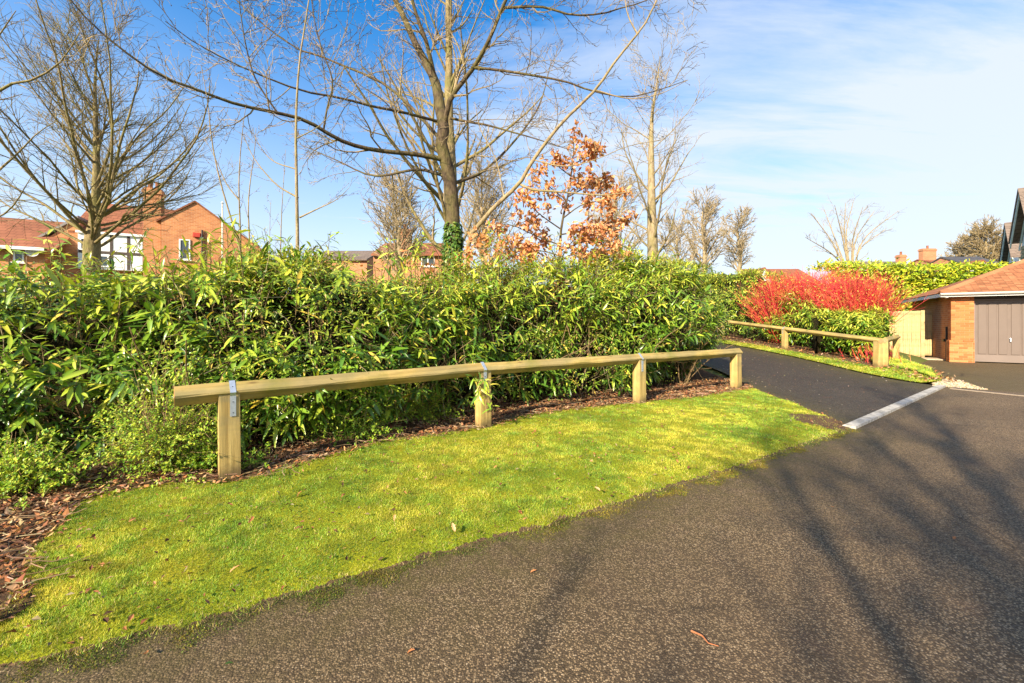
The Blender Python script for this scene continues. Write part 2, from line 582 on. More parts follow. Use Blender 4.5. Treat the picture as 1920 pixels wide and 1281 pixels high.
class MB:
    def __init__(self):
        self.V, self.F, self.C, self.n = [], [], [], 0

    def add(self, V, F, c=None):
        V = np.asarray(V, float).reshape(-1, 3)
        F = F if isinstance(F, list) else [F]
        self.V.append(V)
        self.F += [np.asarray(f) + self.n for f in F]
        if c is not None:
            self.C.append(np.broadcast_to(np.asarray(c, float), V.shape))
        self.n += len(V)
        return self

    def box(self, *a):
        V, F = box_geo(*a)
        return self.add(V, F)

    def prism(self, prof, axis, a, b):
        """profile polygon of 2-tuples extruded along an axis ('x','y','z') from a to b"""
        k = len(prof)
        V = []
        for s in (a, b):
            for p in prof:
                V.append({'x': (s, p[0], p[1]), 'y': (p[0], s, p[1]), 'z': (p[0], p[1], s)}[axis])
        base = self.n
        self.V.append(np.array(V, float))
        self.n += 2 * k
        for i in range(k):
            j = (i + 1) % k
            self.F.append(np.array([[i, j, k + j, k + i]]) + base)
        self.F.append(np.array([list(range(k))[::-1]]) + base)
        self.F.append(np.array([list(range(k, 2 * k))]) + base)
        return self

    def mesh(self, name, mat, smooth=False, bevel=0.0):
        me = mesh_np(name, np.vstack(self.V), self.F, mat, smooth, np.vstack(self.C) if self.C else None)
        bm = bmesh.new()
        bm.from_mesh(me)
        bmesh.ops.recalc_face_normals(bm, faces=bm.faces)
        if bevel:
            bmesh.ops.bevel(bm, geom=list(bm.edges), offset=bevel, segments=1, affect='EDGES', profile=0.5)
        bm.to_mesh(me)
        bm.free()
        return me

    def obj(self, name, mat, parent=None, smooth=False, bevel=0.0, loc=None):
        return link(name, self.mesh(name, mat, smooth, bevel), parent, loc)


def tubes(P, R, k=4):
    """P (N,n,3) centre lines, R (N,n) radii -> verts, quads"""
    P = np.asarray(P, float)
    R = np.asarray(R, float)
    N, n, _ = P.shape
    T = norm(np.gradient(P, axis=1))
    mean = norm(P[:, -1] - P[:, 0])
    ref = np.where((np.abs(mean[:, 2]) < 0.75)[:, None], [0.0, 0, 1], [1.0, 0.15, 0])
    U = norm(np.cross(T, ref[:, None, :]))
    W = np.cross(T, U)
    a = np.arange(k) * 2 * np.pi / k
    ring = P[:, :, None, :] + R[:, :, None, None] * (np.cos(a)[None, None, :, None] * U[:, :, None, :] + np.sin(a)[None, None, :, None] * W[:, :, None, :])
    V = ring.reshape(-1, 3)
    i = np.arange(N)[:, None, None] * n * k
    j = np.arange(n - 1)[None, :, None] * k
    q = np.arange(k)[None, None, :]
    q2 = (q + 1) % k
    F = np.stack([i + j + q, i + j + q2, i + j + k + q2, i + j + k + q], -1).reshape(-1, 4)
    return V, F


def spawn(P, R, k, t0, t1, ang, length, n=6, rr=0.55, up=0.1, wig=0.12, taper=0.25, lenfall=0.5, seed=0, minr=0.0015, bias=None):
    """k children from each parent line"""
    g = np.random.default_rng(seed)
    N, m, _ = P.shape
    idx = np.repeat(np.arange(N), k)
    t = (np.tile(np.arange(k), N) + g.random(N * k)) / k
    t = t0 + (t1 - t0) * t
    f = t * (m - 1)
    i0 = np.minimum(f.astype(int), m - 2)
    fr = (f - i0)[:, None]
    p = P[idx, i0] * (1 - fr) + P[idx, i0 + 1] * fr
    r = R[idx, i0] * (1 - fr[:, 0]) + R[idx, i0 + 1] * fr[:, 0]
    T = norm(P[idx, i0 + 1] - P[idx, i0])
    rnd = norm(g.normal(size=(N * k, 3)))
    if bias is not None:
        rnd = norm(rnd + np.asarray(bias))
    perp = norm(rnd - (rnd * T).sum(1, keepdims=True) * T)
    a = np.radians(ang) * (0.75 + 0.5 * g.random(N * k))[:, None]
    d = norm(np.cos(a) * T + np.sin(a) * perp)
    L = length * (0.6 + 0.8 * g.random(N * k)) * (1 - lenfall * t)
    if np.ndim(length) == 0 and False:
        pass
    Q = np.zeros((N * k, n, 3))
    Q[:, 0] = p
    step = (L / (n - 1))[:, None]
    for s in range(1, n):
        d = norm(d + g.normal(size=d.shape) * wig + np.array([0, 0, up]))
        Q[:, s] = Q[:, s - 1] + d * step
    r0 = np.maximum(r * rr * (0.8 + 0.4 * g.random(N * k)), minr)
    RR = r0[:, None] * np.linspace(1, taper, n)[None, :]
    RR = np.maximum(RR, minr * 0.6)
    return Q, RR


def leaves(B, D, Nn, L, W, droop, fold=0.25, cols=None, prof=((0, 0.08), (0.22, 0.72), (0.5, 1.0), (0.78, 0.62), (1.0, 0.03)), rib=1.25):
    """batch of leaf blades -> verts, quads, colours"""
    N = len(B)
    D = norm(D)
    S = norm(np.cross(D, Nn))
    U = np.cross(S, D)
    u = np.array([p[0] for p in prof])
    w = np.array([p[1] for p in prof])
    m = len(u)
    L = np.broadcast_to(L, N)[:, None, None]
    W = np.broadcast_to(W, N)[:, None, None]
    droop = np.broadcast_to(droop, N)[:, None, None]
    mid = B[:, None, :] + L * (u[None, :, None] * D[:, None, :] - droop * (u ** 2)[None, :, None] * U[:, None, :])
    half = 0.5 * W * w[None, :, None]
    lift = fold * half * U[:, None, :]
    left = mid + half * S[:, None, :] + lift
    right = mid - half * S[:, None, :] + lift
    V = np.stack([left, mid, right], 2).reshape(-1, 3)
    i = (np.arange(N) * m * 3)[:, None, None]
    j = (np.arange(m - 1) * 3)[None, :, None]
    a = np.array([[0, 1, 4, 3], [1, 2, 5, 4]])
    F = (i[..., None] + j[..., None] + a[None, None]).reshape(-1, 4)
    C = None
    if cols is not None:
        C = np.repeat(cols[:, None, :], m * 3, 1).reshape(N, m, 3, 3)
        C[:, :, 1] *= rib
        C = C.reshape(-1, 3)
    return V, F, C


def pick(palette, weights, N, g, var=0.2):
    p = np.array(palette, float)
    i = g.choice(len(p), N, p=np.array(weights) / np.sum(weights))
    return p[i] * (1 + var * (g.random((N, 1)) * 2 - 1)) * (1 + 0.08 * g.normal(size=(N, 3)))


def loft(name, L0, L1, rows, zf, mat, attrs=None, kind='structure', tprof=None):
    """sheet between two plan polylines of equal length; zf(x,y,t,s) gives the height"""
    L0, L1 = np.asarray(L0), np.asarray(L1)
    n = len(L0)
    tt = np.linspace(0, 1, rows) if tprof is None else np.asarray(tprof)
    rows = len(tt)
    P = L0[:, None, :] * (1 - tt)[None, :, None] + L1[:, None, :] * tt[None, :, None]
    s = np.linspace(0, 1, n)[:, None] + 0 * tt[None, :]
    t = tt[None, :] + 0 * s
    x, y = P[..., 0], P[..., 1]
    V = np.stack([x, y, zf(x, y, t, s)], -1).reshape(-1, 3)
    i = np.arange(n - 1)[:, None] * rows
    j = np.arange(rows - 1)[None, :]
    F = np.stack([i + j, i + j + 1, i + rows + j + 1, i + rows + j], -1).reshape(-1, 4)
    at = {k: f(x, y, t, s).ravel() for k, f in (attrs or {}).items()}
    me = mesh_np(name, V, [F], mat, True, None, at)
    bm = bmesh.new()
    bm.from_mesh(me)
    bmesh.ops.recalc_face_normals(bm, faces=bm.faces)
    bm.normal_update()
    if sum(f.normal.z for f in bm.faces) < 0:
        bmesh.ops.reverse_faces(bm, faces=bm.faces)
    bm.to_mesh(me)
    bm.free()
    o = link(name, me)
    return tag(o, kind=kind)


exec_order_marker = 'structure'
# ------------------------------------------------------------------ ground, road, verge
gx = np.unique(np.r_[-900, -400, -150, -80, -50, np.arange(-40, 46, 1.0), 60, 100, 180, 400, 900])
gy = np.unique(np.r_[-400, -150, -60, -30, np.arange(-20, 46, 1.0), 60, 90, 150, 300, 700, 1500])
GX, GY = np.meshgrid(gx, gy, indexing='ij')
V = np.stack([GX, GY, hgt(GX, GY) - 0.06], -1).reshape(-1, 3)
ny = len(gy)
i = np.arange(len(gx) - 1)[:, None] * ny
j = np.arange(ny - 1)[None, :]
F = np.stack([i + j, i + ny + j, i + ny + j + 1, i + j + 1], -1).reshape(-1, 4)
tag(link('ground', mesh_np('ground', V, [F], M['ground'], True)), kind='structure')

# edge of the road along the grass (left end runs on past the camera)
edge_px = [(0, 1240), (200, 1192), (420, 1142), (640, 1082), (900, 1012), (1050, 972), (1250, 912), (1400, 866), (1510, 829), (1592, 803)]
edge = [(-7.0, 0.35), (-4.0, 0.95)] + [G(*p) for p in edge_px]
edge = smooth_path(edge, 260)
wob = 0.03 * (vnoise(np.arange(260) * 0.45, 3.3) - 0.5) * 2 + 0.02 * (vnoise(np.arange(260) * 1.3, 8.3) - 0.5) * 2
edge[:, 1] += wob
edge_s = edge
kerb_end = G(1765, 725)
road_line = np.vstack([edge, resample([edge[-1], kerb_end], 30)[1:]])
off = np.array([0.42, -0.91])
far = road_line + off * 26.0
far[:, 0] += np.linspace(-6, 14, len(far))
tp = np.r_[0, 0.002, 0.005, 0.01, 0.018, 0.03, 0.05, 0.08, 0.14, 0.25, 0.5, 1.0]
loft('road', road_line, far, len(tp), lambda x, y, t, s: 0.0 * x + 0.012 * (vnoise(x * 0.7, y * 0.7) - 0.5) * (t > 0.003),
     M['road'], {'moss': lambda x, y, t, s: np.clip(np.exp(-t * 26 / 0.42) * np.where(s > 0.9, 0.35, 1.0), 0, 1)}, tprof=tp)

# second sheet: the wide drive in front of the garage, beyond the pale edging strip
g_line = np.array([kerb_end, (9.35, 9.35), (10.3, 10.2), (11.6, 11.8), (12.6, 13.4), (14.0, 15.4)])
g_line = resample(g_line, 40)
g_far = resample([far[-1], (40, 16), (40, 18), (30, 22)], 40)
e2 = kerb_end + off * 0.0
loft('garage_forecourt', g_line, g_far, 12, lambda x, y, t, s: 0.0 * x - 0.004, M['road'],
     {'moss': lambda x, y, t, s: np.clip(0.35 + np.exp(-t * 24 / 1.5), 0, 1) * 0.9}, tprof=[0, 0.004, 0.01, 0.02, 0.04, 0.07, 0.12, 0.2, 0.35, 0.6, 1.0])

# side drive climbing between the two rail fences
dl = smooth_path([edge[-1], G(1480, 757), (4.85, 8.2), (5.25, 9.6), (5.5, 11.5), (5.3, 14), (4.0, 17.5), (0.5, 21)], 70)
dr = smooth_path([kerb_end, (8.95, 9.6), (8.95, 10.6), (9.05, 12.2), (9.0, 14.2), (8.5, 17.0), (6.8, 20.4), (3.0, 24)], 70)
loft('side_drive', dl, dr, 14, lambda x, y, t, s: hgt(x, y) + 0.008, M['drive'],
     {'moss': lambda x, y, t, s: np.clip(1.3 * np.exp(-t / 0.07) + 1.4 * np.exp(-(1 - t) / 0.12), 0, 1)}, tprof=[0, 0.012, 0.03, 0.06, 0.1, 0.2, 0.35, 0.5, 0.65, 0.8, 0.88, 0.94, 0.98, 1.0])

# grass verge between road and hedge bed
lit_px = [(22, 1180), (62, 1060), (112, 975), (170, 938), (300, 915), (430, 905), (560, 876), (700, 832), (850, 812), (1000, 779), (1150, 761), (1300, 746), (1385, 733)]
lit = [(-3.6, 0.9), (-2.75, 1.35)] + [G(*p) for p in lit_px] + [(4.86, 8.6)]
lit = smooth_path(lit, 260)
lit = lit + 0.05 * np.stack([vnoise(np.arange(260) * 0.4, 9.1) - 0.5, vnoise(np.arange(260) * 0.4, 4.7) - 0.5], 1)
VE0 = edge[60:] if False else resample(edge[(edge[:, 0] > -3.4)], 260)
VE0 = VE0 + np.array([0.025, -0.05])
VE1 = lit


def zverge(x, y, t, s):
    rise = sstep(0.0, 0.14, t) * 0.03 + 0.02 * sstep(0.03, 0.6, t)
    return -0.006 + 0.016 * sstep(0.0, 0.03, t) + rise + 0.022 * (vnoise(x * 2.1, y * 2.1) - 0.5) * sstep(0, 0.1, t) + hgt(x, y)


soil_c = np.array(G(1535, 795))


def soilmask(x, y, t=None, s=None):
    d = np.hypot((x - soil_c[0]) / 0.42, (y - soil_c[1]) / 0.55)
    a = np.clip(1.25 - d, 0, 1)
    # worn, bare edge along the drive
    if s is not None:
        a = np.maximum(a, sstep(0.985, 1.0, s) * 0.75)
        a = np.maximum(a, sstep(0.88, 1.0, t) * 0.85)
        a = np.maximum(a, (1 - sstep(0.0, 0.05, t)) * 0.72)
        a = np.maximum(a, 0.34 * sstep(0.62, 0.78, vnoise(x * 2.9, y * 2.9, 6.1)))
    return a


tv = np.unique(np.r_[0, 0.01, 0.022, 0.035, 0.05, np.linspace(0.08, 1, 22)])
loft('grass_verge', VE0, VE1, len(tv), zverge, M['turf'], {'soilmask': soilmask}, tprof=tv)

# planting bed under the hedge
bed_back = smooth_path([(-9, 2.6), (-7, 4.5), (-4.5, 6.6), (-2, 8.4), (0.5, 9.8), (3, 11), (5.1, 13.0)], 260)
loft('hedge_bed', lit + np.array([0.02, -0.02]), bed_back, 14, lambda x, y, t, s: hgt(x, y) + 0.065 + 0.05 * (vnoise(x * 3, y * 3) - 0.5) * sstep(0, 0.08, t), M['soil'])

# far strip: moss and grass beside the far rail, then soil
fv0 = smooth_path([(9.0, 9.15), (8.98, 10.6), (9.08, 12.2), (9.03, 14.2), (8.53, 17.0), (6.83, 20.4), (3.0, 24)], 60)
fv1 = smooth_path([(9.45, 9.25), (10.35, 10.25), (10.5, 12.4), (10.35, 14.4), (9.9, 17.3), (8.2, 21.3), (4.2, 25.6)], 60)
loft('far_verge', fv0, fv1, 10, lambda x, y, t, s: hgt(x, y) + 0.03 + 0.02 * t, M['turf'],
     {'soilmask': lambda x, y, t, s: np.clip(sstep(0.35, 0.8, t) * 0.9 * sstep(10.8, 12.0, y), 0, 1)})
cv0 = resample([(9.45, 9.25), (10.4, 10.15), (11.7, 11.75), (12.7, 13.3), (13.6, 14.8)], 30)
cv1 = resample([(10.3, 10.25), (10.35, 11.2), (10.6, 12.6), (11.6, 14.3), (12.6, 15.8)], 30)
loft('corner_lawn', cv0, cv1, 10, lambda x, y, t, s: hgt(x, y) + 0.034 + 0.05 * sstep(0, 0.25, t), M['turf'], {'soilmask': lambda x, y, t, s: 0 * x})
hb0 = smooth_path([(12.5, 15.6), (11.5, 14.2), (10.55, 12.5), (10.38, 14.4), (9.93, 17.3), (8.23, 21.3), (4.2, 25.6)][2:], 40)
hb1 = smooth_path([(12.45, 15.2), (13.0, 16.6), (13.2, 19), (12, 24), (6, 29)], 40)
loft('far_hedge_bed', hb0, hb1, 10, lambda x, y, t, s: hgt(x, y) + 0.055, M['soil'])

# kerb of pale concrete stones across the mouth of the side drive
kerb = thing('kerb', None, None)
tag(kerb, kind='structure')
k0, k1 = np.array(edge[-1]), np.array(kerb_end)
kl = np.linalg.norm(k1 - k0)
kd = (k1 - k0) / kl
ka = math.atan2(kd[1], kd[0])
nk = 6
kl1 = kl / nk
kme = MB().prism([(-0.07, -0.05), (0.075, -0.05), (0.075, 0.020), (0.055, 0.032), (-0.07, 0.036)], 'x', 0.007, kl1 - 0.007).mesh('kerb_stone', M['concrete'])
for q in range(nk):
    o = link('kerb_stone', kme, kerb, (*(k0 + kd * kl1 * q), 0.0))
    o.rotation_euler = (0, 0, ka)
# buff edging strip between road and forecourt
edging = thing('edging_strip', None, None)
tag(edging, kind='structure')
s0, s1 = np.array(G(1782, 729)), np.array(G(1925, 743.5))
s1 = s0 + (s1 - s0) * 8
sl = np.linalg.norm(s1 - s0)
sa = math.atan2(*(s1 - s0)[::-1])
sme = MB().box(0.003, 0.897, -0.045, 0.045, -0.05, 0.011).mesh('edging_stone', M['pinkstrip'])
for q in range(int(sl / 0.9)):
    o = link('edging_stone', sme, edging, (*(s0 + (s1 - s0) / sl * 0.9 * q), 0.0))
    o.rotation_euler = (0, 0, sa)

# ------------------------------------------------------------------ grass blades
GRASS = [(0.25, 0.41, 0.05), (0.40, 0.48, 0.055), (0.58, 0.52, 0.07), (0.11, 0.22, 0.03), (0.60, 0.45, 0.2)]


def grass_blades(name, L0, L1, zf, N, g, hmin=0.010, hmax=0.028, wid=0.0032, mask=None, near_w=True, soil=None):
    n = len(L0)
    M_ = int(N * 3.2)
    s = g.random(M_)
    t = g.random(M_)
    f = s * (n - 1)
    i0 = np.minimum(f.astype(int), n - 2)
    fr = (f - i0)[:, None]
    a = L0[i0] * (1 - fr) + L0[i0 + 1] * fr
    b = L1[i0] * (1 - fr) + L1[i0 + 1] * fr
    seg = np.linalg.norm(L0[i0 + 1] - L0[i0], axis=1) * np.linalg.norm(b - a, axis=1)
    P = a * (1 - t[:, None]) + b * t[:, None]
    w = seg / np.maximum(P[:, 1], 1.5) ** (1.3 if near_w else 0)
    if soil is not None:
        w = w * np.where(soil(P[:, 0], P[:, 1], t, s) + 0.5 * (vnoise(P[:, 0] * 14, P[:, 1] * 14) - 0.5) > 0.5, 0.03, 1)
    w = w * (0.25 + 0.75 * sstep(0.25, 0.5, vnoise(P[:, 0] * 7, P[:, 1] * 7)))
    w = w * np.where(t < 0.09, 0.15 + 0.85 * (vnoise(P[:, 0] * 9, P[:, 1] * 9, 1.5) < 0.42 + 6.0 * t), 1.0)
    w = w * np.where(t > 0.86, 0.12 + 0.88 * (vnoise(P[:, 0] * 8, P[:, 1] * 8, 4.5) < 0.30 + 3.5 * (1 - t)), 1.0)
    keep = g.choice(M_, N, replace=False, p=w / w.sum())
    P, t, s = P[keep], t[keep], s[keep]
    # ragged margins
    P = P + g.normal(size=P.shape) * (0.012 + 0.035 * (t < 0.06) + 0.03 * (t > 0.93))[:, None]
    z = zf(P[:, 0], P[:, 1], t, s)
    patch = vnoise(P[:, 0] * 1.4, P[:, 1] * 1.4, 2.2) * 0.42 + vnoise(P[:, 0] * 5.0, P[:, 1] * 5.0, 7.7) * 0.33 + vnoise(P[:, 0] * 17, P[:, 1] * 17, 3.7) * 0.25
    cols = np.zeros((N, 3))
    u = np.clip(1.5 * (patch - 0.5) + 0.5 + 0.13 * g.normal(size=N), 0, 0.999)
    edges_ = [0.34, 0.50, 0.66]
    ci = np.digitize(u, edges_)
    order = [3, 0, 1, 2]
    pal = np.array(GRASS)
    cols = pal[np.array(order)[ci]]
    straw = g.random(N) < 0.05 + 0.25 * (t < 0.05) + 0.12 * (t > 0.9)
    cols[straw] = pal[4]
    cols *= (0.7 + 0.55 * g.random((N, 1))) * (0.72 + 0.5 * sstep(0.2, 0.6, vnoise(P[:, 0] * 11, P[:, 1] * 11, 8.1)))[:, None]
    h_ = (hmin + (hmax - hmin) * g.random(N) ** 1.6) * (0.7 + 0.6 * vnoise(P[:, 0] * 3, P[:, 1] * 3, 5.5))
    az = g.random(N) * 2 * np.pi
    side = np.stack([np.cos(az), np.sin(az), 0 * az], 1)
    lean = norm(np.stack([g.normal(size=N) * 0.6, g.normal(size=N) * 0.6, np.ones(N)], 1))
    B = np.stack([P[:, 0], P[:, 1], z - 0.003], 1)
    wv = (wid * (0.7 + 0.6 * g.random(N)) * np.clip(P[:, 1] / 3.0, 0.8, 3.2) ** 0.7)[:, None]
    V = np.stack([B - side * wv * 0.5, B + side * wv * 0.5, B + lean * h_[:, None]], 1).reshape(-1, 3)
    F = np.arange(3 * N).reshape(-1, 3)
    C = np.repeat(cols, 3, 0)
    C[2::3] *= 1.2
    C[0::3] *= 0.7
    C[1::3] *= 0.7
    o = link(name, mesh_np(name, V, [F], M['grass'], False, C))
    return o


g = np.random.default_rng(3)
o = grass_blades('verge_grass', VE0, VE1, zverge, 330000, g, soil=soilmask)
tag(o, 'short mossy yellow green grass on the verge before the near rail fence', 'grass', kind='stuff')
o = grass_blades('edge_moss', VE0 + np.array([0.07, -0.16]), VE0 + np.array([-0.01, 0.03]), lambda x, y, t, s: 0.004 + 0 * x, 26000, g, 0.003, 0.011, 0.006, soil=lambda x, y, t, s: 1.15 - t - 0.9 * (vnoise(x * 6, y * 6, 2.9) - 0.35))
tag(o, 'low olive moss creeping from the verge on to the asphalt edge', 'moss', kind='stuff')
o.data.color_attributes['col'].data.foreach_get('color', (mc := np.zeros(len(o.data.vertices) * 4, np.float32)))
mc = mc.reshape(-1, 4)
mc[:, :3] *= np.array([0.42, 0.36, 0.35])
o.data.color_attributes['col'].data.foreach_set('color', mc.ravel())
o = grass_blades('corner_grass', cv0, cv1, lambda x, y, t, s: hgt(x, y) + 0.034 + 0.05 * sstep(0, 0.25, t), 26000, g, 0.03, 0.08, 0.006, near_w=False)
tag(o, 'bright green grass around the corner post by the garage forecourt', 'grass', kind='stuff')
o = grass_blades('strip_grass', fv0, fv1, lambda x, y, t, s: hgt(x, y) + 0.03 + 0.02 * t, 26000, g, 0.02, 0.06, 0.005, near_w=False,
                 soil=lambda x, y, t, s: np.clip(sstep(0.3, 0.8, t) * 0.75 * sstep(10.8, 12.0, y), 0, 1))
tag(o, 'mossy grass strip along the far side of the dark drive', 'grass', kind='stuff')

# ------------------------------------------------------------------ leaf litter
LIT = [(0.34, 0.14, 0.055), (0.22, 0.09, 0.04), (0.46, 0.25, 0.11), (0.12, 0.06, 0.03), (0.34, 0.24, 0.13)]


def litter(name, L0, L1, zf, N, g, size=(0.03, 0.075), pal=LIT, power=1.0):
    n = len(L0)
    s, t = g.random(N), g.random(N) ** power
    f = s * (n - 1)
    i0 = np.minimum(f.astype(int), n - 2)
    fr = (f - i0)[:, None]
    P = (L0[i0] * (1 - fr) + L0[i0 + 1] * fr) * (1 - t[:, None]) + (L1[i0] * (1 - fr) + L1[i0 + 1] * fr) * t[:, None]
    z = zf(P[:, 0], P[:, 1], t, s) + 0.004 + 0.02 * g.random(N)
    B = np.stack([P[:, 0], P[:, 1], z], 1)
    az = g.random(N) * 2 * np.pi
    D = np.stack([np.cos(az), np.sin(az), g.normal(size=N) * 0.25], 1)
    Nn = norm(np.stack([g.normal(size=N) * 0.4, g.normal(size=N) * 0.4, np.ones(N)], 1))
    L = size[0] + (size[1] - size[0]) * g.random(N)
    c = pick(pal, [3, 3, 2, 2, 2], N, g)
    return leaves(B, D, Nn, L, L * (0.35 + 0.35 * g.random(N)), g.normal(size=N) * 0.35, 0.4 * g.normal(), c, ((0, 0.1), (0.5, 1.0), (1.0, 0.1)))


zbed = lambda x, y, t, s: hgt(x, y) + 0.065 + 0.05 * (vnoise(x * 3, y * 3) - 0.5) * sstep(0, 0.08, t)
inner = lit + (bed_back - lit) * 0.30
outer = lit + (VE0 - lit) * 0.10
mb = MB()
V, F, C = litter('l', outer, inner, zbed, 15000, g, (0.018, 0.055))
mb.add(V, F, C)
Nt = 1600   # little dead twigs among the leaves
s = g.integers(0, 259, Nt)
tt = g.random(Nt)[:, None] ** 1.2
p0 = outer[s] * (1 - tt) + inner[s] * tt
az = g.random(Nt) * 6.28
Ld = 0.05 + 0.22 * g.random(Nt) ** 2
P = np.zeros((Nt, 4, 3))
for q in range(4):
    P[:, q, 0] = p0[:, 0] + np.cos(az + 0.12 * q) * Ld * q / 3
    P[:, q, 1] = p0[:, 1] + np.sin(az + 0.12 * q) * Ld * q / 3
    P[:, q, 2] = 0.085 + 0.02 * g.random(Nt)
R = np.full((Nt, 4), 0.0022) * (0.7 + 0.9 * g.random((Nt, 1)))
V, F = tubes(P, R, 3)
mb.add(V, F, np.repeat(pick([(0.32, 0.20, 0.11), (0.16, 0.09, 0.05), (0.5, 0.36, 0.22)], [2, 2, 1], Nt, g), 12, 0))
V, F, C = litter('l', VE0 + (lit - VE0) * 0.03, lit, zverge, 1500, g, (0.012, 0.038))
mb.add(V + np.array([0, 0, 0.015]), F, C * 0.7)
tag(mb.obj('leaf_litter', M['litter']), 'rust brown dead leaves and twigs lying under the near hedge', 'leaf litter', kind='stuff')
V, F, C = litter('l', fv0 + (fv1 - fv0) * 0.35, fv1 + np.array([0.5, 0.1]), lambda x, y, t, s: hgt(x, y) + 0.06, 1600, g, (0.05, 0.11))
tag(link('far_leaf_litter', mesh_np('far_leaf_litter', V, [F], M['litter'], False, C)), 'brown dead leaves lying below the far rail fence', 'leaf litter', kind='stuff')
# pale gravel wedge at the end of the kerb
Ng = 2600
gp = resample([(9.0, 8.82), (9.65, 9.45)], 50)
gq = resample([(9.5, 8.35), (10.5, 9.95)], 50)
i0 = g.integers(0, 50, Ng)
tt = g.random(Ng)[:, None]
P = gp[i0] * (1 - tt) + gq[i0] * tt + g.normal(size=(Ng, 2)) * 0.05
sz = 0.008 + 0.018 * g.random((Ng, 1, 1))
octa = np.array([[1, 0, 0], [-1, 0, 0], [0, 1, 0], [0, -1, 0], [0, 0, 0.7], [0, 0, -0.7]], float)
V = np.concatenate([P, np.full((Ng, 1), 0.008)], 1)[:, None, :] + octa[None] * sz * (0.6 + 0.8 * g.random((Ng, 6, 1)))
of = np.array([[0, 2, 4], [2, 1, 4], [1, 3, 4], [3, 0, 4], [2, 0, 5], [1, 2, 5], [3, 1, 5], [0, 3, 5]])
F = (np.arange(Ng)[:, None, None] * 6 + of[None]).reshape(-1, 3)
C = np.repeat(pick([(0.42, 0.33, 0.2), (0.55, 0.45, 0.3), (0.24, 0.17, 0.09), (0.35, 0.33, 0.3)], [3, 2, 2, 1], Ng, g), 6, 0)
tag(link('gravel_patch', mesh_np('gravel_patch', V.reshape(-1, 3), [F], M['litter'], False, C)), 'wedge of pale buff gravel between kerb end and corner lawn', 'gravel', kind='stuff')

# ------------------------------------------------------------------ birdsmouth rail fences
PW = 0.073       # post half width
RD = 0.087       # rail half diagonal
PH = 0.690       # post height to the tips of the notch


def post_mesh(name, h=PH):
    m = MB()
    prof = [(-PW, -0.05), (PW, -0.05), (PW, h), (0, h - PW), (-PW, h)]
    # notch runs along local x: profile in (y, z); two convex halves meet in the middle
    m.prism([(-PW, -0.05), (0, -0.05), (0, h - PW), (-PW, h)], 'x', -PW, PW)
    m.prism([(0, -0.05), (PW, -0.05), (PW, h), (0, h - PW)], 'x', -PW, PW)
    return m.mesh(name, M['wood_post'])


def rail_mesh(name, L):
    m = MB()
    n = 14
    xs = np.linspace(0, L, n)
    gg = np.random.default_rng(int(L * 1000))
    rings = []
    for q, x in enumerate(xs):
        b = 0.010
        w = 0.0025 * gg.normal(size=(8, 2))
        prof = np.array([(-RD + b, b), (-b, RD - b), (b, RD - b), (RD - b, b), (RD - b, -b), (b, -RD + b), (-b, -RD + b), (-RD + b, -b)]) + w
        rings.append([(x, p[0], p[1]) for p in prof])
    V = np.array(rings).reshape(-1, 3)
    i = np.arange(n - 1)[:, None] * 8
    k = np.arange(8)[None, :]
    F = np.stack([i + k, i + (k + 1) % 8, i + 8 + (k + 1) % 8, i + 8 + k], -1).reshape(-1, 4)
    m.add(V, [F, np.array([list(range(8))]), np.array([list(range((n - 1) * 8, n * 8))])])
    return m.mesh(name, M['wood'])


def strap_mesh(name, drop=0.17):
    zc = PH - PW + RD
    e = 0.004
    pth = [(-PW - e, zc - drop - 0.03), (-PW - e, zc - 0.03), (-RD - 0.004, zc), (-0.004, zc + RD + 0.003), (0.004, zc + RD + 0.003), (RD + 0.004, zc), (PW + e, zc - 0.03), (PW + e, zc - drop)]
    m = MB()
    th = 0.003
    inn = [(p[0] * (1 - th / 0.08), p[1] - (th if abs(p[0]) < 0.03 else (0.002 if abs(p[1] - zc) < 0.001 else 0))) for p in pth]
    for a in range(len(pth) - 1):
        m.prism([pth[a], pth[a + 1], inn[a + 1], inn[a]], 'x', -0.021, 0.021)
    return m.mesh(name, M['galv'])


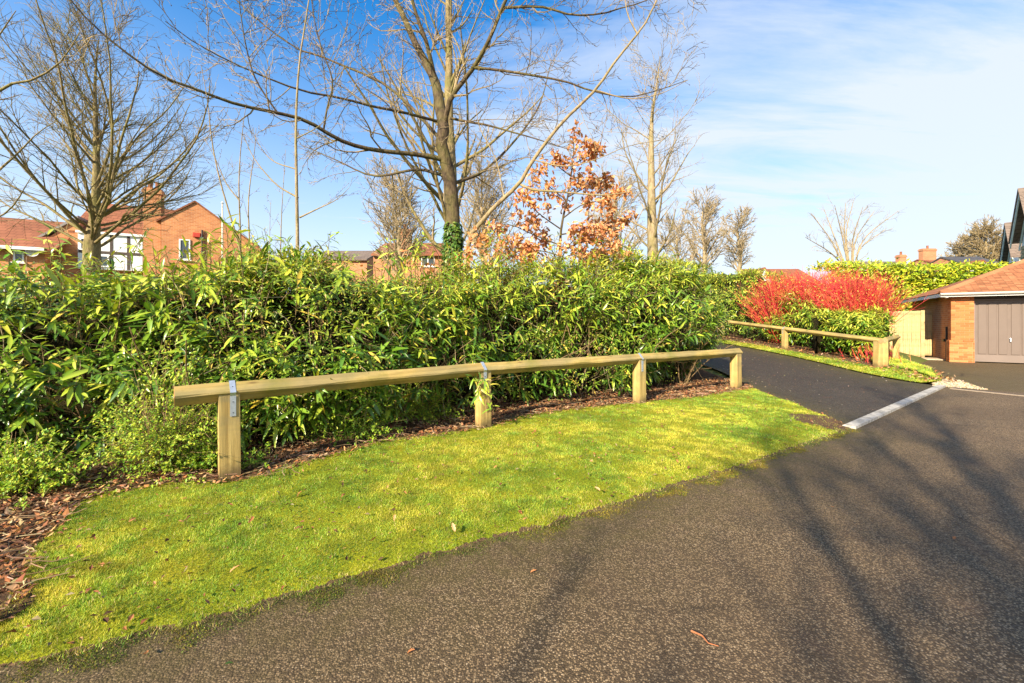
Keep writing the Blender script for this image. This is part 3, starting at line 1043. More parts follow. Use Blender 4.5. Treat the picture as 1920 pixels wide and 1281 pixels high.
def fence(name, label, pts, start_over=0.0, end_over=0.0, straps=(), cap=(), group=None):
    """pts: plan points of the posts; rail pieces butt over the posts"""
    pts = [np.array(p, float) for p in pts]
    root = thing(name, label, 'fence', (*pts[0], float(hgt(*pts[0]))), 0, group)
    base = Vector(root.location)
    pm = post_mesh('post')
    sm = strap_mesh('strap')
    zc = PH - PW + RD
    H = [float(hgt(*p)) + (0.065) for p in pts]
    d = [norm(pts[q + 1] - pts[q]) for q in range(len(pts) - 1)]
    for q, p in enumerate(pts):
        dd = norm(d[max(0, q - 1)] + d[min(q, len(d) - 1)])
        o = link('post', pm, root, Vector((*p, H[q])) - base)
        o.rotation_euler = (random.uniform(-.012, .012), random.uniform(-.012, .012), math.atan2(dd[1], dd[0]))
        if q in straps:
            so = link('strap', sm, root, Vector((*p, H[q] + 0.001)) - base)
            so.rotation_euler = (0, 0, math.atan2(dd[1], dd[0]) + random.uniform(-.03, .03))
            so.location += Vector((dd[0], dd[1], 0)) * (0.018 if q == 0 else random.uniform(-.02, .02))
            for zz in (zc - 0.17, zc - 0.08):
                MB().add(*tubes(np.array([[[0, -PW - 0.0035, zz], [0, -PW - 0.006, zz], [0, -PW - 0.0075, zz]]]), np.array([[0.005, 0.005, 0.0005]]), 6)).obj('nail', M['nail'], so)
            MB().add(*tubes(np.array([[[0, -0.045, zc + 0.04], [0, -0.049, zc + 0.045], [0, -0.05, zc + 0.046]]]), np.array([[0.005, 0.005, 0.0005]]), 6)).obj('nail', M['nail'], so)
    for q in range(len(pts) - 1):
        a, b = pts[q].copy(), pts[q + 1].copy()
        za, zb = H[q] + zc, H[q + 1] + zc
        L = np.linalg.norm(b - a)
        sl = (zb - za) / L
        if q == 0:
            a -= d[q] * start_over
            za -= sl * start_over
        else:
            a += d[q] * 0.003
        if q == len(pts) - 2:
            b += d[q] * end_over
            zb += sl * end_over
        else:
            b -= d[q] * 0.003
        v = Vector((b[0] - a[0], b[1] - a[1], zb - za))
        o = link('rail', rail_mesh('rail', v.length), root, Vector((*a, za)) - base)
        o.rotation_euler = (0, -math.asin(v.z / v.length), math.atan2(v.y, v.x))
        for end, key in ((0.0, 'start'), (v.length, 'end')):
            if (q == 0 and key == 'start' and 0 in cap) or (q == len(pts) - 2 and key == 'end' and 1 in cap):
                m = MB()
                e = 0.0025 if end > 0 else -0.0025
                pr = [(-RD + .012, 0), (0, RD - .012), (RD - .012, 0), (0, -RD + .012)]
                m.prism(pr, 'x', end - abs(e), end + abs(e))
                m.obj('end_grain', M['wood_end'], o)
    return root


near_pts = [G(430, 905), G(906, 808), G(1199, 762), G(1380, 735)]
fence('rail_fence', 'long low diamond rail timber fence before the laurel hedge on the verge', near_pts, 0.36, 0.10, (0, 1, 2), (0, 1))
far_pts = [(9.98, 11.35), (9.84, 15.0), (9.55, 18.9), (8.2, 22.2)]
fence('rail_fence', 'low diamond rail timber fence below the red stemmed shrubs', far_pts, 0.09, 0.2, (1,), (0,))
fence('rail_fence', 'short two post timber rail on the corner lawn by the garage', [(10.24, 11.42), (12.05, 13.05)], 0.08, 0.35, (), (0,))

# ------------------------------------------------------------------ laurel hedges
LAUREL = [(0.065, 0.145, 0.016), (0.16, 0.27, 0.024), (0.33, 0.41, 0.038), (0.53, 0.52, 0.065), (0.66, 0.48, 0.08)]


def hedge_frame(line, n=200):
    p = smooth_path(line, n)
    d = norm(np.gradient(p, axis=0))
    back = np.stack([-d[:, 1], d[:, 0]], 1)
    return p, d, back


def hedge_points(frame, H, depth, N, g, inner=False, lean=0.35, bulge=0.35, gap=0.62, vmax=1.0):
    p, d, back = frame
    n = len(p)
    s = g.random(N)
    f = s * (n - 1)
    i0 = np.minimum(f.astype(int), n - 2)
    fr = (f - i0)[:, None]
    b2 = p[i0] * (1 - fr) + p[i0 + 1] * fr
    bk = back[i0]
    hh = np.interp(s, np.linspace(0, 1, len(H)), H)
    cum = s * 9.0
    hh = hh * (0.92 + 0.18 * vnoise(cum * 1.3, 1.7) + 0.16 * (vnoise(cum * 4.1, 5.2) - 0.5))
    v = g.random(N) * vmax
    front = v < 0.64
    zf = np.clip(v / 0.64, 0, 1)
    tt = np.clip((v - 0.64) / 0.36, 0, 1)
    z = np.where(front, 0.26 + (hh - 0.26) * zf, hh + 0.12 * np.sin(np.pi * tt))
    o0 = 0.25 - bulge * np.sin(np.pi * zf * 0.9) + lean * zf ** 2
    o1 = 0.25 - bulge * np.sin(np.pi * 0.9) + lean
    offv = np.where(front, o0, o1 + (depth - o1) * tt)
    lump = vnoise(cum * 1.1, z * 1.6, 3.1) - 0.5 + 0.6 * (vnoise(cum * 2.9, z * 3.3, 8.8) - 0.5)
    offv = offv + 0.72 * lump * front
    z = z + 0.60 * lump * (~front)
    if inner:
        dd = g.random(N)
        offv = offv + 0.15 + dd * (depth - 0.2 - offv) * front
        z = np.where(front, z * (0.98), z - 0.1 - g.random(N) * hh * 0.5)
    pos = np.concatenate([b2 + bk * offv[:, None], z[:, None]], 1)
    pos[:, 2] += hgt(pos[:, 0], pos[:, 1])
    upw = np.where(front, 0.25 + 0.7 * zf, 1.1)
    outw = np.where(front, 1.0, 0.35 * (1 - 2 * tt))
    nrm = np.concatenate([-bk * outw[:, None], upw[:, None]], 1)
    hole = vnoise(cum * 2.0, z * 2.4, 4.4) * 0.6 + vnoise(cum * 4.7, z * 5.1, 6.6) * 0.4
    keep = ~((hole > gap) & front & (zf < 0.86) & (g.random(N) < 0.85))
    return pos[keep], norm(nrm)[keep], z[keep] / np.maximum(hh[keep], 0.1)


def shoots(pos, nrm, g, nleaf, leafL, leafW, stemL, stem_r=0.003, droop=0.35, up=0.25):
    """leafy laurel shoots: returns leaf base, direction, normal and stem lines"""
    N = len(pos)
    dirn = norm(nrm + g.normal(size=(N, 3)) * 0.45 + np.array([0, 0, up]))
    L = stemL * (0.6 + 0.8 * g.random(N))
    n = 5
    P = np.zeros((N, n, 3))
    P[:, 0] = pos - dirn * L[:, None] * 0.8
    d = dirn.copy()
    for k in range(1, n):
        d = norm(d + g.normal(size=d.shape) * 0.08 - np.array([0, 0, 0.05]))
        P[:, k] = P[:, k - 1] + d * (L / (n - 1))[:, None]
    idx = np.repeat(np.arange(N), nleaf)
    t = np.tile((np.arange(nleaf) + 0.5) / nleaf, N) * 0.85 + 0.15
    f = np.minimum(t * (n - 1), n - 1.001)
    i0 = f.astype(int)
    fr = (f - i0)[:, None]
    B = P[idx, i0] * (1 - fr) + P[idx, i0 + 1] * fr
    T = norm(P[idx, i0 + 1] - P[idx, i0])
    phi = np.tile(np.arange(nleaf) * 2.4, N) + g.random(N)[idx] * 6.28
    ref = np.where((np.abs(T[:, 2]) < 0.9)[:, None], [0.0, 0, 1], [1.0, 0, 0])
    U = norm(np.cross(T, ref))
    W = np.cross(T, U)
    rad = np.cos(phi)[:, None] * U + np.sin(phi)[:, None] * W
    spread = (1.15 - 0.65 * t)[:, None]
    D = norm(T * (0.35 + 0.6 * t)[:, None] + rad * spread + np.array([0, 0, -0.50]) + g.normal(size=T.shape) * 0.15)
    Nn = norm(T * 0.8 + np.array([0, 0, 0.7]) + g.normal(size=T.shape) * 0.25)
    LL = leafL * (0.45 + 0.8 * g.random(len(idx)))
    WW = leafW * (0.8 + 0.4 * g.random(len(idx))) * (LL / leafL) ** 0.5
    R = np.full((N, n), stem_r) * np.linspace(1.3, 0.6, n)
    return B, D, Nn, LL, WW, P, R, idx, t


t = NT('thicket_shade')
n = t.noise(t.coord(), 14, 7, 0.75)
t.base(t.ramp(n, [(0.35, (0.018, 0.014, 0.008)), (0.6, (0.06, 0.05, 0.018)), (0.75, (0.07, 0.10, 0.02))]))  # near-black tones: shade of the hedge hollows put into the colour
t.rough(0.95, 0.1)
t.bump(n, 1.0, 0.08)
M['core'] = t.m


def hedge_core(frame, H, depth, root, front=0.62):  # added opaque hull, coloured dark so gaps between leaves look shaded
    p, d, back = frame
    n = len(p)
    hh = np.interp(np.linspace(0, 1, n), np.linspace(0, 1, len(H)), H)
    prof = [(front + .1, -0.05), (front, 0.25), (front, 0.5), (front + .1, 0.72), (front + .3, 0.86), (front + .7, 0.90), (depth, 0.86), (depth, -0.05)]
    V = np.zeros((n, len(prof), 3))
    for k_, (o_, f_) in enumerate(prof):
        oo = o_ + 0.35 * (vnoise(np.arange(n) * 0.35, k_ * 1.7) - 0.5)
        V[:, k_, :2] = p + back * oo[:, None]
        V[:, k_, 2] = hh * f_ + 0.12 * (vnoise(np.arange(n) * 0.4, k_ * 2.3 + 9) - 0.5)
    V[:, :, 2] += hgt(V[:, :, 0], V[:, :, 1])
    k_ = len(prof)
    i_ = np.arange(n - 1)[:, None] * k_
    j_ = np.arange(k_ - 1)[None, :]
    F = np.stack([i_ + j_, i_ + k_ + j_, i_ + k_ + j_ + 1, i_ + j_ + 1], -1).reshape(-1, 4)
    MB().add(V.reshape(-1, 3), F).obj('thicket_shade_hull', M['core'], root, True)


PROF5 = ((0, 0.08), (0.22, 0.72), (0.5, 1.0), (0.78, 0.62), (1.0, 0.03))
PROF4 = ((0, 0.1), (0.35, 1.0), (0.7, 0.8), (1.0, 0.05))

hg = np.random.default_rng(21)
near_line = [(-8.2, 1.9), (-6.3, 2.6), (-4.6, 3.35), (-3.6, 3.72), (-2.6, 4.0), (-1.75, 4.55), (-0.75, 5.45), (0.4, 6.35), (1.75, 7.05), (3.1, 7.7), (4.05, 8.35), (4.55, 9.3), (4.85, 10.8), (4.7, 12.6)]
nf = hedge_frame(near_line, 240)
nf = (nf[0] + nf[2] * 0.13, nf[1], nf[2])
H_near = [1.75, 1.75, 1.74, 1.78, 1.88, 2.00, 2.14, 2.24, 2.32, 2.36, 2.36, 2.36, 2.42, 2.5]
hedge = thing('laurel_hedge', 'overgrown narrow leaved laurel hedge behind the long timber rail fence', 'hedge', (0, 0, 0))
pos, nrm, zr = hedge_points(nf, H_near, 1.9, 5400, hg, gap=0.515)
# thin the shoots with distance so that leaf sizes read alike
B, D, Nn, LL, WW, SP, SR, sidx, st = shoots(pos, nrm, hg, 9, 0.18, 0.036, 0.40)
ext = hg.random(len(pos))
shoot_tone = hg.random(len(pos)) * 0.62 + 0.62 * np.clip(zr - 0.35, 0, 0.8)  # tone rises with height: lighter new growth, and the sunlit top put into colour
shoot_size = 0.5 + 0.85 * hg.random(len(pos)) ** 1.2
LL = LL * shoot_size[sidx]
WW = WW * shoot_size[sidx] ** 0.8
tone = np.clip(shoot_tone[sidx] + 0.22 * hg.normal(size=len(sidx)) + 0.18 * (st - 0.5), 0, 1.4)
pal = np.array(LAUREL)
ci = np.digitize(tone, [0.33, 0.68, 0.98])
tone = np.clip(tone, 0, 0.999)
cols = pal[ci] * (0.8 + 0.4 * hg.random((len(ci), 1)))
yel = hg.random(len(ci)) < 0.03
cols[yel] = pal[4]
droop = 0.45 * hg.random(len(ci)) ** 1.2 - 0.02
# the leaves that show largest become separate leaf objects
vis = (LL / np.maximum(B[:, 1], 1)) * (np.abs(B[:, 0] / B[:, 1]) < 1.18) * (sidx % 2 == 0) * (st > 0.4)
vis = vis * (B[:, 2] > 0.3)
big = np.argsort(-vis)[:1500]
big = hg.choice(big, 290, replace=False)
mask = np.ones(len(B), bool)
mask[big] = False
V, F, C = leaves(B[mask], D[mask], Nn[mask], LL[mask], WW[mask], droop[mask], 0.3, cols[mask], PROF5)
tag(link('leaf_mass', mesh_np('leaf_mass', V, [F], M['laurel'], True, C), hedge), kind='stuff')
leaf_mes = []
for dr_ in (0.15, 0.3, 0.45):
    V, F, C = leaves(np.zeros((1, 3)), np.array([[1.0, 0, 0]]), np.array([[0, 0, 1.0]]), 1.0, 0.2, dr_, 0.3, None, PROF5)
    leaf_mes.append(mesh_np('leaf', V, [F], M['laurel1'], True))
for q in big:
    d_ = D[q]
    s_ = norm(np.cross(d_, Nn[q]))
    u_ = np.cross(s_, d_)
    mt = Matrix(((d_[0], -s_[0], u_[0], B[q, 0]), (d_[1], -s_[1], u_[1], B[q, 1]), (d_[2], -s_[2], u_[2], B[q, 2]), (0, 0, 0, 1)))
    o = link('leaf', leaf_mes[int(q) % 3], hedge)
    o.matrix_local = mt @ Matrix.Diagonal((LL[q] * 1.08, LL[q] * 1.08, LL[q] * 1.08, 1))
V, F = tubes(SP, SR, 3)
mb = MB().add(V, F)
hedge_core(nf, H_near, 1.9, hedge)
# woody stems inside
Ns = 420
i0 = hg.integers(0, 239, Ns)
base2 = nf[0][i0] + nf[2][i0] * (0.35 + 1.1 * hg.random((Ns, 1)))
P = np.zeros((Ns, 7, 3))
P[:, 0] = np.concatenate([base2, hgt(base2[:, 0], base2[:, 1])[:, None]], 1)
d = norm(np.concatenate([hg.normal(size=(Ns, 2)) * 0.45, np.ones((Ns, 1))], 1))
for k in range(1, 7):
    d = norm(d + hg.normal(size=d.shape) * 0.13)
    P[:, k] = P[:, k - 1] + d * (0.22 + 0.12 * hg.random((Ns, 1)))
R = (0.008 + 0.010 * hg.random((Ns, 1))) * np.linspace(1, 0.3, 7)[None]
mb.add(*tubes(P, R, 5))
Q, QR = spawn(P, R, 5, 0.2, 1.0, 50, 0.55, n=5, rr=0.5, up=0.05, wig=0.2, seed=5, minr=0.0022)
mb.add(*tubes(Q, QR, 3))
tag(mb.obj('stems', M['stem'], hedge), kind='stuff')
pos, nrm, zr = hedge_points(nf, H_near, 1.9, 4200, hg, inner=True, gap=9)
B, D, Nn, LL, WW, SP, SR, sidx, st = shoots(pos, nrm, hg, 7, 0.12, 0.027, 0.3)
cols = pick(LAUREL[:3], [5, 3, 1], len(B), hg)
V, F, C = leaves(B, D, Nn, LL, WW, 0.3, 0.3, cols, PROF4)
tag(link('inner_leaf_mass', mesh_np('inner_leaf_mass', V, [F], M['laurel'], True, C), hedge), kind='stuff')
# taller leaders that stand clear of the hedge top
tops = [A(252, 430, 4.9), A(290, 470, 4.9), A(470, 445, 5.4), A(505, 450, 5.6), A(590, 470, 5.9), A(30, 500, 4.4), A(722, 470, 6.3), A(920, 430, 7.4), A(945, 452, 7.4), A(960, 470, 7.6),
        A(120, 490, 4.6), A(380, 480, 5.1), A(640, 490, 6.0), A(800, 480, 6.9), A(1170, 485, 8.6), A(1090, 505, 8.3), A(1245, 500, 9.0), A(430, 500, 5.1), A(75, 520, 4.2)]
for q in range(170):
    f_ = hg.random()
    i_ = int(20 + f_ * 190)
    pp = nf[0][i_] + nf[2][i_] * (0.45 + 0.9 * hg.random())
    tops.append((pp[0], pp[1], np.interp(i_ / 239, np.linspace(0, 1, len(H_near)), H_near) * (0.98 + 0.30 * hg.random() ** 2)))
tops_n = len(tops)
tp_ = np.array(tops) + hg.normal(size=(len(tops), 3)) * 0.03
B, D, Nn, LL, WW, SP, SR, sidx, st = shoots(np.repeat(tp_, 2, 0), np.tile([0.1, -0.2, 1.0], (len(tops) * 2, 1)), hg, 10, 0.15, 0.028, 0.5, 0.004)
cols = pick(LAUREL[1:4], [2, 3, 2], len(B), hg)
V, F, C = leaves(B, D, Nn, LL, WW, 0.35, 0.3, cols, PROF5)
tag(link('leader_leaf_mass', mesh_np('leader_leaf_mass', V, [F], M['laurel'], True, C), hedge), kind='stuff')
foot = SP[:, :1] - np.array([0, -0.12, 0.75])
SPx = np.concatenate([foot, SP], 1)
tag(MB().add(*tubes(SPx, np.c_[SR[:, :1] * 1.4, SR], 4)).obj('leader_stems', M['stem'], hedge), kind='stuff')

sp3 = np.array([A(880, 712, 4.98), A(900, 735, 4.95), A(920, 722, 4.95), A(905, 700, 5.0), A(890, 690, 5.05), A(925, 745, 4.95), A(600, 712, 4.0), A(615, 706, 4.05)])
B, D, Nn, LL, WW, SP, SR, sidx, st = shoots(sp3, np.tile([0.2, -0.7, 0.15], (len(sp3), 1)), hg, 9, 0.15, 0.028, 0.42, 0.004, up=0.0)
V, F, C = leaves(B, D, Nn, LL, WW, 0.35, 0.3, pick(LAUREL[1:4], [3, 3, 1], len(B), hg), PROF5)
tag(link('spray_leaf_mass', mesh_np('spray_leaf_mass', V, [F], M['laurel'], True, C), hedge), kind='stuff')
tag(MB().add(*tubes(SP, SR, 4)).obj('spray_stems', M['stem'], hedge), kind='stuff')
dc = np.repeat(np.array([A(1170, 565, 7.9), A(1200, 550, 8.1), A(1130, 590, 7.7), A(960, 545, 7.0), A(560, 650, 4.9), A(700, 640, 5.4)]), 26, 0) + hg.normal(size=(156, 3)) * np.array([0.16, 0.08, 0.12])
dd_ = norm(hg.normal(size=(156, 3)) * np.array([1, 0.4, 0.6]) + np.array([0.3, -0.3, 0.3]))
P = np.zeros((156, 5, 3))
P[:, 0] = dc
for k in range(1, 5):
    dd_ = norm(dd_ + hg.normal(size=dd_.shape) * 0.15)
    P[:, k] = P[:, k - 1] + dd_ * 0.09
R = np.full((156, 5), 0.0045) * np.linspace(1, 0.4, 5)
tag(MB().add(*tubes(P, R, 3)).obj('dead_twigs', M['twig_far'], hedge), kind='stuff')
# fine leaved honeysuckle and dead leaves woven through the hedge face
pos, nrm, zr = hedge_points(nf, H_near, 1.9, 1500, hg, gap=0.8)
cl = vnoise(pos[:, 0] * 1.6 + pos[:, 1], pos[:, 2] * 1.8, 9.9) > 0.52
pos, nrm = pos[cl], nrm[cl]
B = np.repeat(pos + nrm * 0.05, 34, 0)
B = B + hg.normal(size=B.shape) * np.array([0.11, 0.09, 0.10])
dr2 = norm(hg.normal(size=B.shape))
V, F, C = leaves(B, dr2, norm(dr2 * 0.4 + np.array([-0.2, -0.5, 0.9])), 0.022 + 0.022 * hg.random(len(B)), 0.018, 0.1, 0.2,
                 pick([(0.26, 0.36, 0.04), (0.42, 0.46, 0.06), (0.14, 0.22, 0.025), (0.46, 0.30, 0.09)], [3, 2, 2, 0.8], len(B), hg), ((0, 0.15), (0.45, 1.0), (1.0, 0.15)), 1.0)
tag(link('fine_leaf_mass', mesh_np('fine_leaf_mass', V, [F], M['shrub'], False, C), hedge), kind='stuff')
# pale shoots and bare whips showing among the leaves
pos, nrm, zr = hedge_points(nf, H_near, 1.9, 700, hg, gap=9)
dd_ = norm(nrm * 0.5 + hg.normal(size=nrm.shape) * 0.6 + np.array([0, 0, 0.5]))
P = np.zeros((len(pos), 6, 3))
P[:, 0] = pos - dd_ * 0.25
for k in range(1, 6):
    dd_ = norm(dd_ + hg.normal(size=dd_.shape) * 0.12)
    P[:, k] = P[:, k - 1] + dd_ * (0.07 + 0.05 * hg.random((len(pos), 1)))
tag(MB().add(*tubes(P, np.full((len(pos), 6), 0.0042) * np.linspace(1, 0.4, 6), 3)).obj('bare_whips', M['twig_far'], hedge), kind='stuff')
# far hedge below and between the dogwoods
far_line = [(4.0, 27.2), (7.2, 24.6), (9.4, 21.6), (10.15, 18.6), (10.35, 15.4), (10.5, 12.9), (11.0, 12.55), (11.9, 13.6), (12.8, 15.0)]
ff = hedge_frame(far_line, 200)
ff = (ff[0], ff[1], ff[2])
H_far = [3.4, 3.4, 3.4, 3.4, 3.2, 2.25, 1.5, 1.35, 1.6]
fh = thing('laurel_hedge', 'laurel hedge growing behind the low fence across the dark drive', 'hedge', (0, 0, 0))
pos, nrm, zr = hedge_points(ff, H_far, 1.6, 3600, hg, gap=0.66)
B, D, Nn, LL, WW, SP, SR, sidx, st = shoots(pos, nrm, hg, 8, 0.17, 0.04, 0.34)
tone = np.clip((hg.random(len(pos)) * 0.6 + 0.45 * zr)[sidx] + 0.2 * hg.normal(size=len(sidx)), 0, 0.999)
cols = pal[np.digitize(tone, [0.30, 0.6, 0.85])] * (0.8 + 0.4 * hg.random((len(tone), 1)))
V, F, C = leaves(B, D, Nn, LL, WW, 0.3, 0.3, cols, PROF4)
tag(link('leaf_mass', mesh_np('leaf_mass', V, [F], M['laurel'], True, C), fh), kind='stuff')
tag(MB().add(*tubes(SP, SR, 3)).obj('stems', M['stem'], fh), kind='stuff')
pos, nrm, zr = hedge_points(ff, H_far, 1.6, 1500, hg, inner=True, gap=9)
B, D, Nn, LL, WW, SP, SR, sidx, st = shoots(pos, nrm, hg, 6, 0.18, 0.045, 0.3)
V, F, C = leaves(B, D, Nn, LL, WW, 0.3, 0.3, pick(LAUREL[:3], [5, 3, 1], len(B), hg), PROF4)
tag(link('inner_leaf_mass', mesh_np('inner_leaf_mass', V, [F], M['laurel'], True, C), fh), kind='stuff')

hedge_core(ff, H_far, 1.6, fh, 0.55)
# tall clipped hedge behind the garage
ch = thing('clipped_hedge', 'tall neatly clipped yellow green hedge behind the garage', 'hedge', (13, 20, 0))
Nc = 13000
u = hg.random(Nc)
x = 15.4 + 10.6 * u
y = 20.2 + 0.5 * (x - 13) * 0.12
face = hg.random(Nc) < 0.86
zc_ = np.where(face, 0.2 + 4.0 * hg.random(Nc), 4.2 + 0.1 * hg.normal(size=Nc))
zc_ = zc_ * (0.99 + 0.05 * (vnoise(x * 0.9, 2.0) - 0.5))
yy = np.where(face, y + 0.10 * hg.normal(size=Nc) + 0.55 * (vnoise(x * 1.5, zc_ * 1.5) - 0.5), y + 1.3 * hg.random(Nc))
Bc = np.stack([x, yy, zc_], 1)
Dc = norm(np.stack([hg.normal(size=Nc), -0.5 + 0.6 * hg.normal(size=Nc), 0.2 + 0.8 * hg.normal(size=Nc)], 1))
Nc_ = norm(np.stack([0.4 * hg.normal(size=Nc), -0.7 + 0.4 * hg.normal(size=Nc), 0.8 + 0.3 * hg.normal(size=Nc)], 1))
V, F, C = leaves(Bc, Dc, Nc_, 0.16 + 0.08 * hg.random(Nc), 0.085, 0.2, 0.2,
                 pick([(0.34, 0.40, 0.02), (0.48, 0.48, 0.03), (0.19, 0.27, 0.015), (0.10, 0.16, 0.012)], [3, 3, 2, 1], Nc, hg), ((0, 0.1), (0.5, 1.0), (1.0, 0.1)))
tag(link('leaf_mass', mesh_np('leaf_mass', V - np.array([13, 20, 0]), [F], M['shrub'], True, C), ch), kind='stuff')
MB().prism([(x_ - 13, y_ - 20) for x_, y_ in ((16.6, 20.75), (25.9, 21.3), (25.9, 22.0), (16.6, 21.4))], 'z', 0, 3.95).obj('twig_core', m_plain('hedge_core', (0.05, 0.06, 0.012), 0.95, 0.4, 3), ch)

# ------------------------------------------------------------------ small leaved shrubs at the hedge foot
SMALL = [(0.20, 0.36, 0.03), (0.34, 0.48, 0.04), (0.54, 0.60, 0.06), (0.10, 0.21, 0.02)]


def small_shrub(label, centre, rad, hh, N, g, tone=0, pal_=SMALL, zbase=0.06):
    root = thing('small_leaved_shrub', label, 'shrub', (centre[0], centre[1], zbase))
    P = np.zeros((N, 6, 3))
    P[:, 0, :2] = g.normal(size=(N, 2)) * np.array(rad) * 0.30
    d = norm(np.concatenate([g.normal(size=(N, 2)) * 0.65, 0.5 + 0.7 * g.random((N, 1))], 1))
    Ls = hh * (0.6 + 0.6 * g.random((N, 1)))
    for k in range(1, 6):
        d = norm(d + g.normal(size=d.shape) * 0.16 + np.array([0, 0, -0.12]))
        P[:, k] = P[:, k - 1] + d * Ls / 5 * 1.15
    sx = np.array([rad[0], rad[1]]) / max(hh * 0.8, 0.2)
    P[:, :, :2] *= np.clip(sx, 0.6, 2.0)
    P[:, :, 2] = np.maximum(P[:, :, 2], 0.01)
    R = np.full((N, 6), 0.0026) * np.linspace(1.4, 0.5, 6)
    Q, QR = spawn(P, R, 4, 0.15, 1.0, 45, hh * 0.33, n=4, rr=0.6, up=0.0, wig=0.15, seed=int(abs(centre[0]) * 100) + N, minr=0.0012)
    tag(MB().add(*tubes(P, R, 3)).add(*tubes(Q, QR, 3)).obj('stems', M['stem'], root), kind='stuff')
    allP = np.concatenate([Q.reshape(-1, 4, 3)], 0)
    k = 13
    idx = np.repeat(np.arange(len(allP)), k)
    t = np.tile((np.arange(k) + 0.5) / k, len(allP)) * 2.99
    i0 = t.astype(int)
    fr = (t - i0)[:, None]
    B = allP[idx, i0] * (1 - fr) + allP[idx, np.minimum(i0 + 1, 3)] * fr
    T = norm(allP[idx, np.minimum(i0 + 1, 3)] - allP[idx, i0])
    r = norm(g.normal(size=T.shape))
    D = norm(T * 0.4 + r)
    V, F, C = leaves(B, D, norm(r * 0.3 + np.array([0, -0.3, 1.0])), 0.018 + 0.016 * g.random(len(B)), 0.015, 0.1, 0.2,
                     pick(pal_, [3 - tone, 3, 1 + 2 * tone, 1], len(B), g), ((0, 0.15), (0.45, 1.0), (1.0, 0.15)), 1.0)
    tag(link('leaf_mass', mesh_np('leaf_mass', V, [F], M['shrub'], False, C), root), kind='stuff')
    return root


sg = np.random.default_rng(5)
c = G(40, 945)
small_shrub('bright small leaved bush at the hedge foot farthest along from the drive', (c[0] - 0.05, c[1] + 0.05), (0.26, 0.22), 0.42, 120, sg, 1)
small_shrub('pale yellow green fine leaved bush growing up through the hedge beside the rail end', (-3.05, 3.68), (0.42, 0.25), 0.95, 170, sg, 1)
c = G(360, 893)
small_shrub('low small leaved shrub wrapped round the foot of the end post with its plate', (c[0], c[1] + 0.03), (0.36, 0.16), 0.24, 120, sg, 0)
c = G(610, 850)
small_shrub('deep green fine leaved shrub under the rail between the first two posts', (c[0] - 0.1, c[1] + 0.35), (0.50, 0.25), 0.48, 170, sg, 0)
c = G(760, 800)
small_shrub('rounded fresh green fine leaved shrub under the rail beside the second post', (c[0] + 0.02, c[1] + 0.18), (0.46, 0.24), 0.52, 170, sg, 1)

# ------------------------------------------------------------------ red dogwoods
def dogwood(label, c, N, hh, spread, g, seed):
    z0 = float(hgt(*c))
    root = thing('dogwood_shrub', label, 'shrub', (c[0], c[1], z0), 0, None)
    n = 8
    P = np.zeros((N, n, 3))
    P[:, 0, :2] = g.normal(size=(N, 2)) * 0.22 * spread
    d = norm(np.concatenate([g.normal(size=(N, 2)) * 0.30 * spread, np.ones((N, 1))], 1))
    Ls = hh * (0.62 + 0.34 * g.random((N, 1)) ** 0.7) * (1.0 - 0.25 * np.clip(np.linalg.norm(d[:, :2], axis=1, keepdims=True) - 0.3, 0, 1))
    for k in range(1, n):
        d = norm(d + g.normal(size=d.shape) * 0.05 + np.concatenate([P[:, k - 1, :2] * 0.03, np.full((N, 1), 0.02)], 1))
        P[:, k] = P[:, k - 1] + d * Ls / (n - 1)
    R = np.full((N, n), 0.0085) * np.linspace(1.2, 0.45, n)
    Q, QR = spawn(P, R, 5, 0.4, 1.0, 38, hh * 0.26, n=5, rr=0.75, up=0.04, wig=0.10, seed=seed, minr=0.0040)
    pal_ = [(0.58, 0.03, 0.045), (0.72, 0.06, 0.065), (0.66, 0.15, 0.05), (0.30, 0.02, 0.03), (0.58, 0.28, 0.08)]
    c1 = pick(pal_, [4, 4, 2, 2, 1], N, g)
    C1 = np.repeat(c1, n * 3, 0)
    C2 = np.repeat(np.repeat(c1, 5, 0), 5 * 3, 0)
    m = MB()
    m.add(*tubes(P, R, 3), C1)
    m.add(*tubes(Q, QR, 3), C2)
    tag(m.obj('stems', M['dogwood'], root), kind='stuff')
    if hh > 1:
        Bq = Q[:, 3][g.random(len(Q)) < 0.45] + g.normal(size=(1, 3)) * 0.01
        dq = norm(g.normal(size=Bq.shape))
        V, F, C = leaves(Bq, dq, norm(dq * 0.3 + np.array([-0.3, -0.6, 0.7])), 0.05 + 0.05 * g.random(len(Bq)), 0.035, 0.2, 0.3,
                         pick([(0.60, 0.34, 0.06), (0.56, 0.10, 0.05), (0.40, 0.40, 0.05)], [2, 2, 1], len(Bq), g), ((0, 0.15), (0.45, 1.0), (1.0, 0.1)), 1.0)
        tag(link('leaf_mass', mesh_np('leaf_mass', V, [F], M['shrub'], False, C), root), kind='stuff')


dg = np.random.default_rng(9)
dogwood('crimson stemmed dogwood farthest up the drive, half mixed with green laurel', (11.0, 16.9), 460, 3.0, 0.85, dg, 31)
dogwood('tall bright red stemmed dogwood in the middle of the far hedge', (11.7, 15.8), 600, 3.1, 0.95, dg, 32)
dogwood('broad bright red stemmed dogwood at the hedge corner beside the wooden gate', (11.75, 14.3), 640, 2.85, 0.85, dg, 33)
dogwood('small dark red dogwood sprig low behind the far corner post', (10.65, 12.25), 40, 0.62, 1.1, dg, 34)


# ------------------------------------------------------------------ trees
def line(pts, n=14):
    """(px, py, depth) or 3-D points to a smooth centre line"""
    return smooth_path([A(*p) for p in pts], n)


def rad(r0, r1, n=14, p=1.0):
    return r0 + (r1 - r0) * np.linspace(0, 1, n) ** p


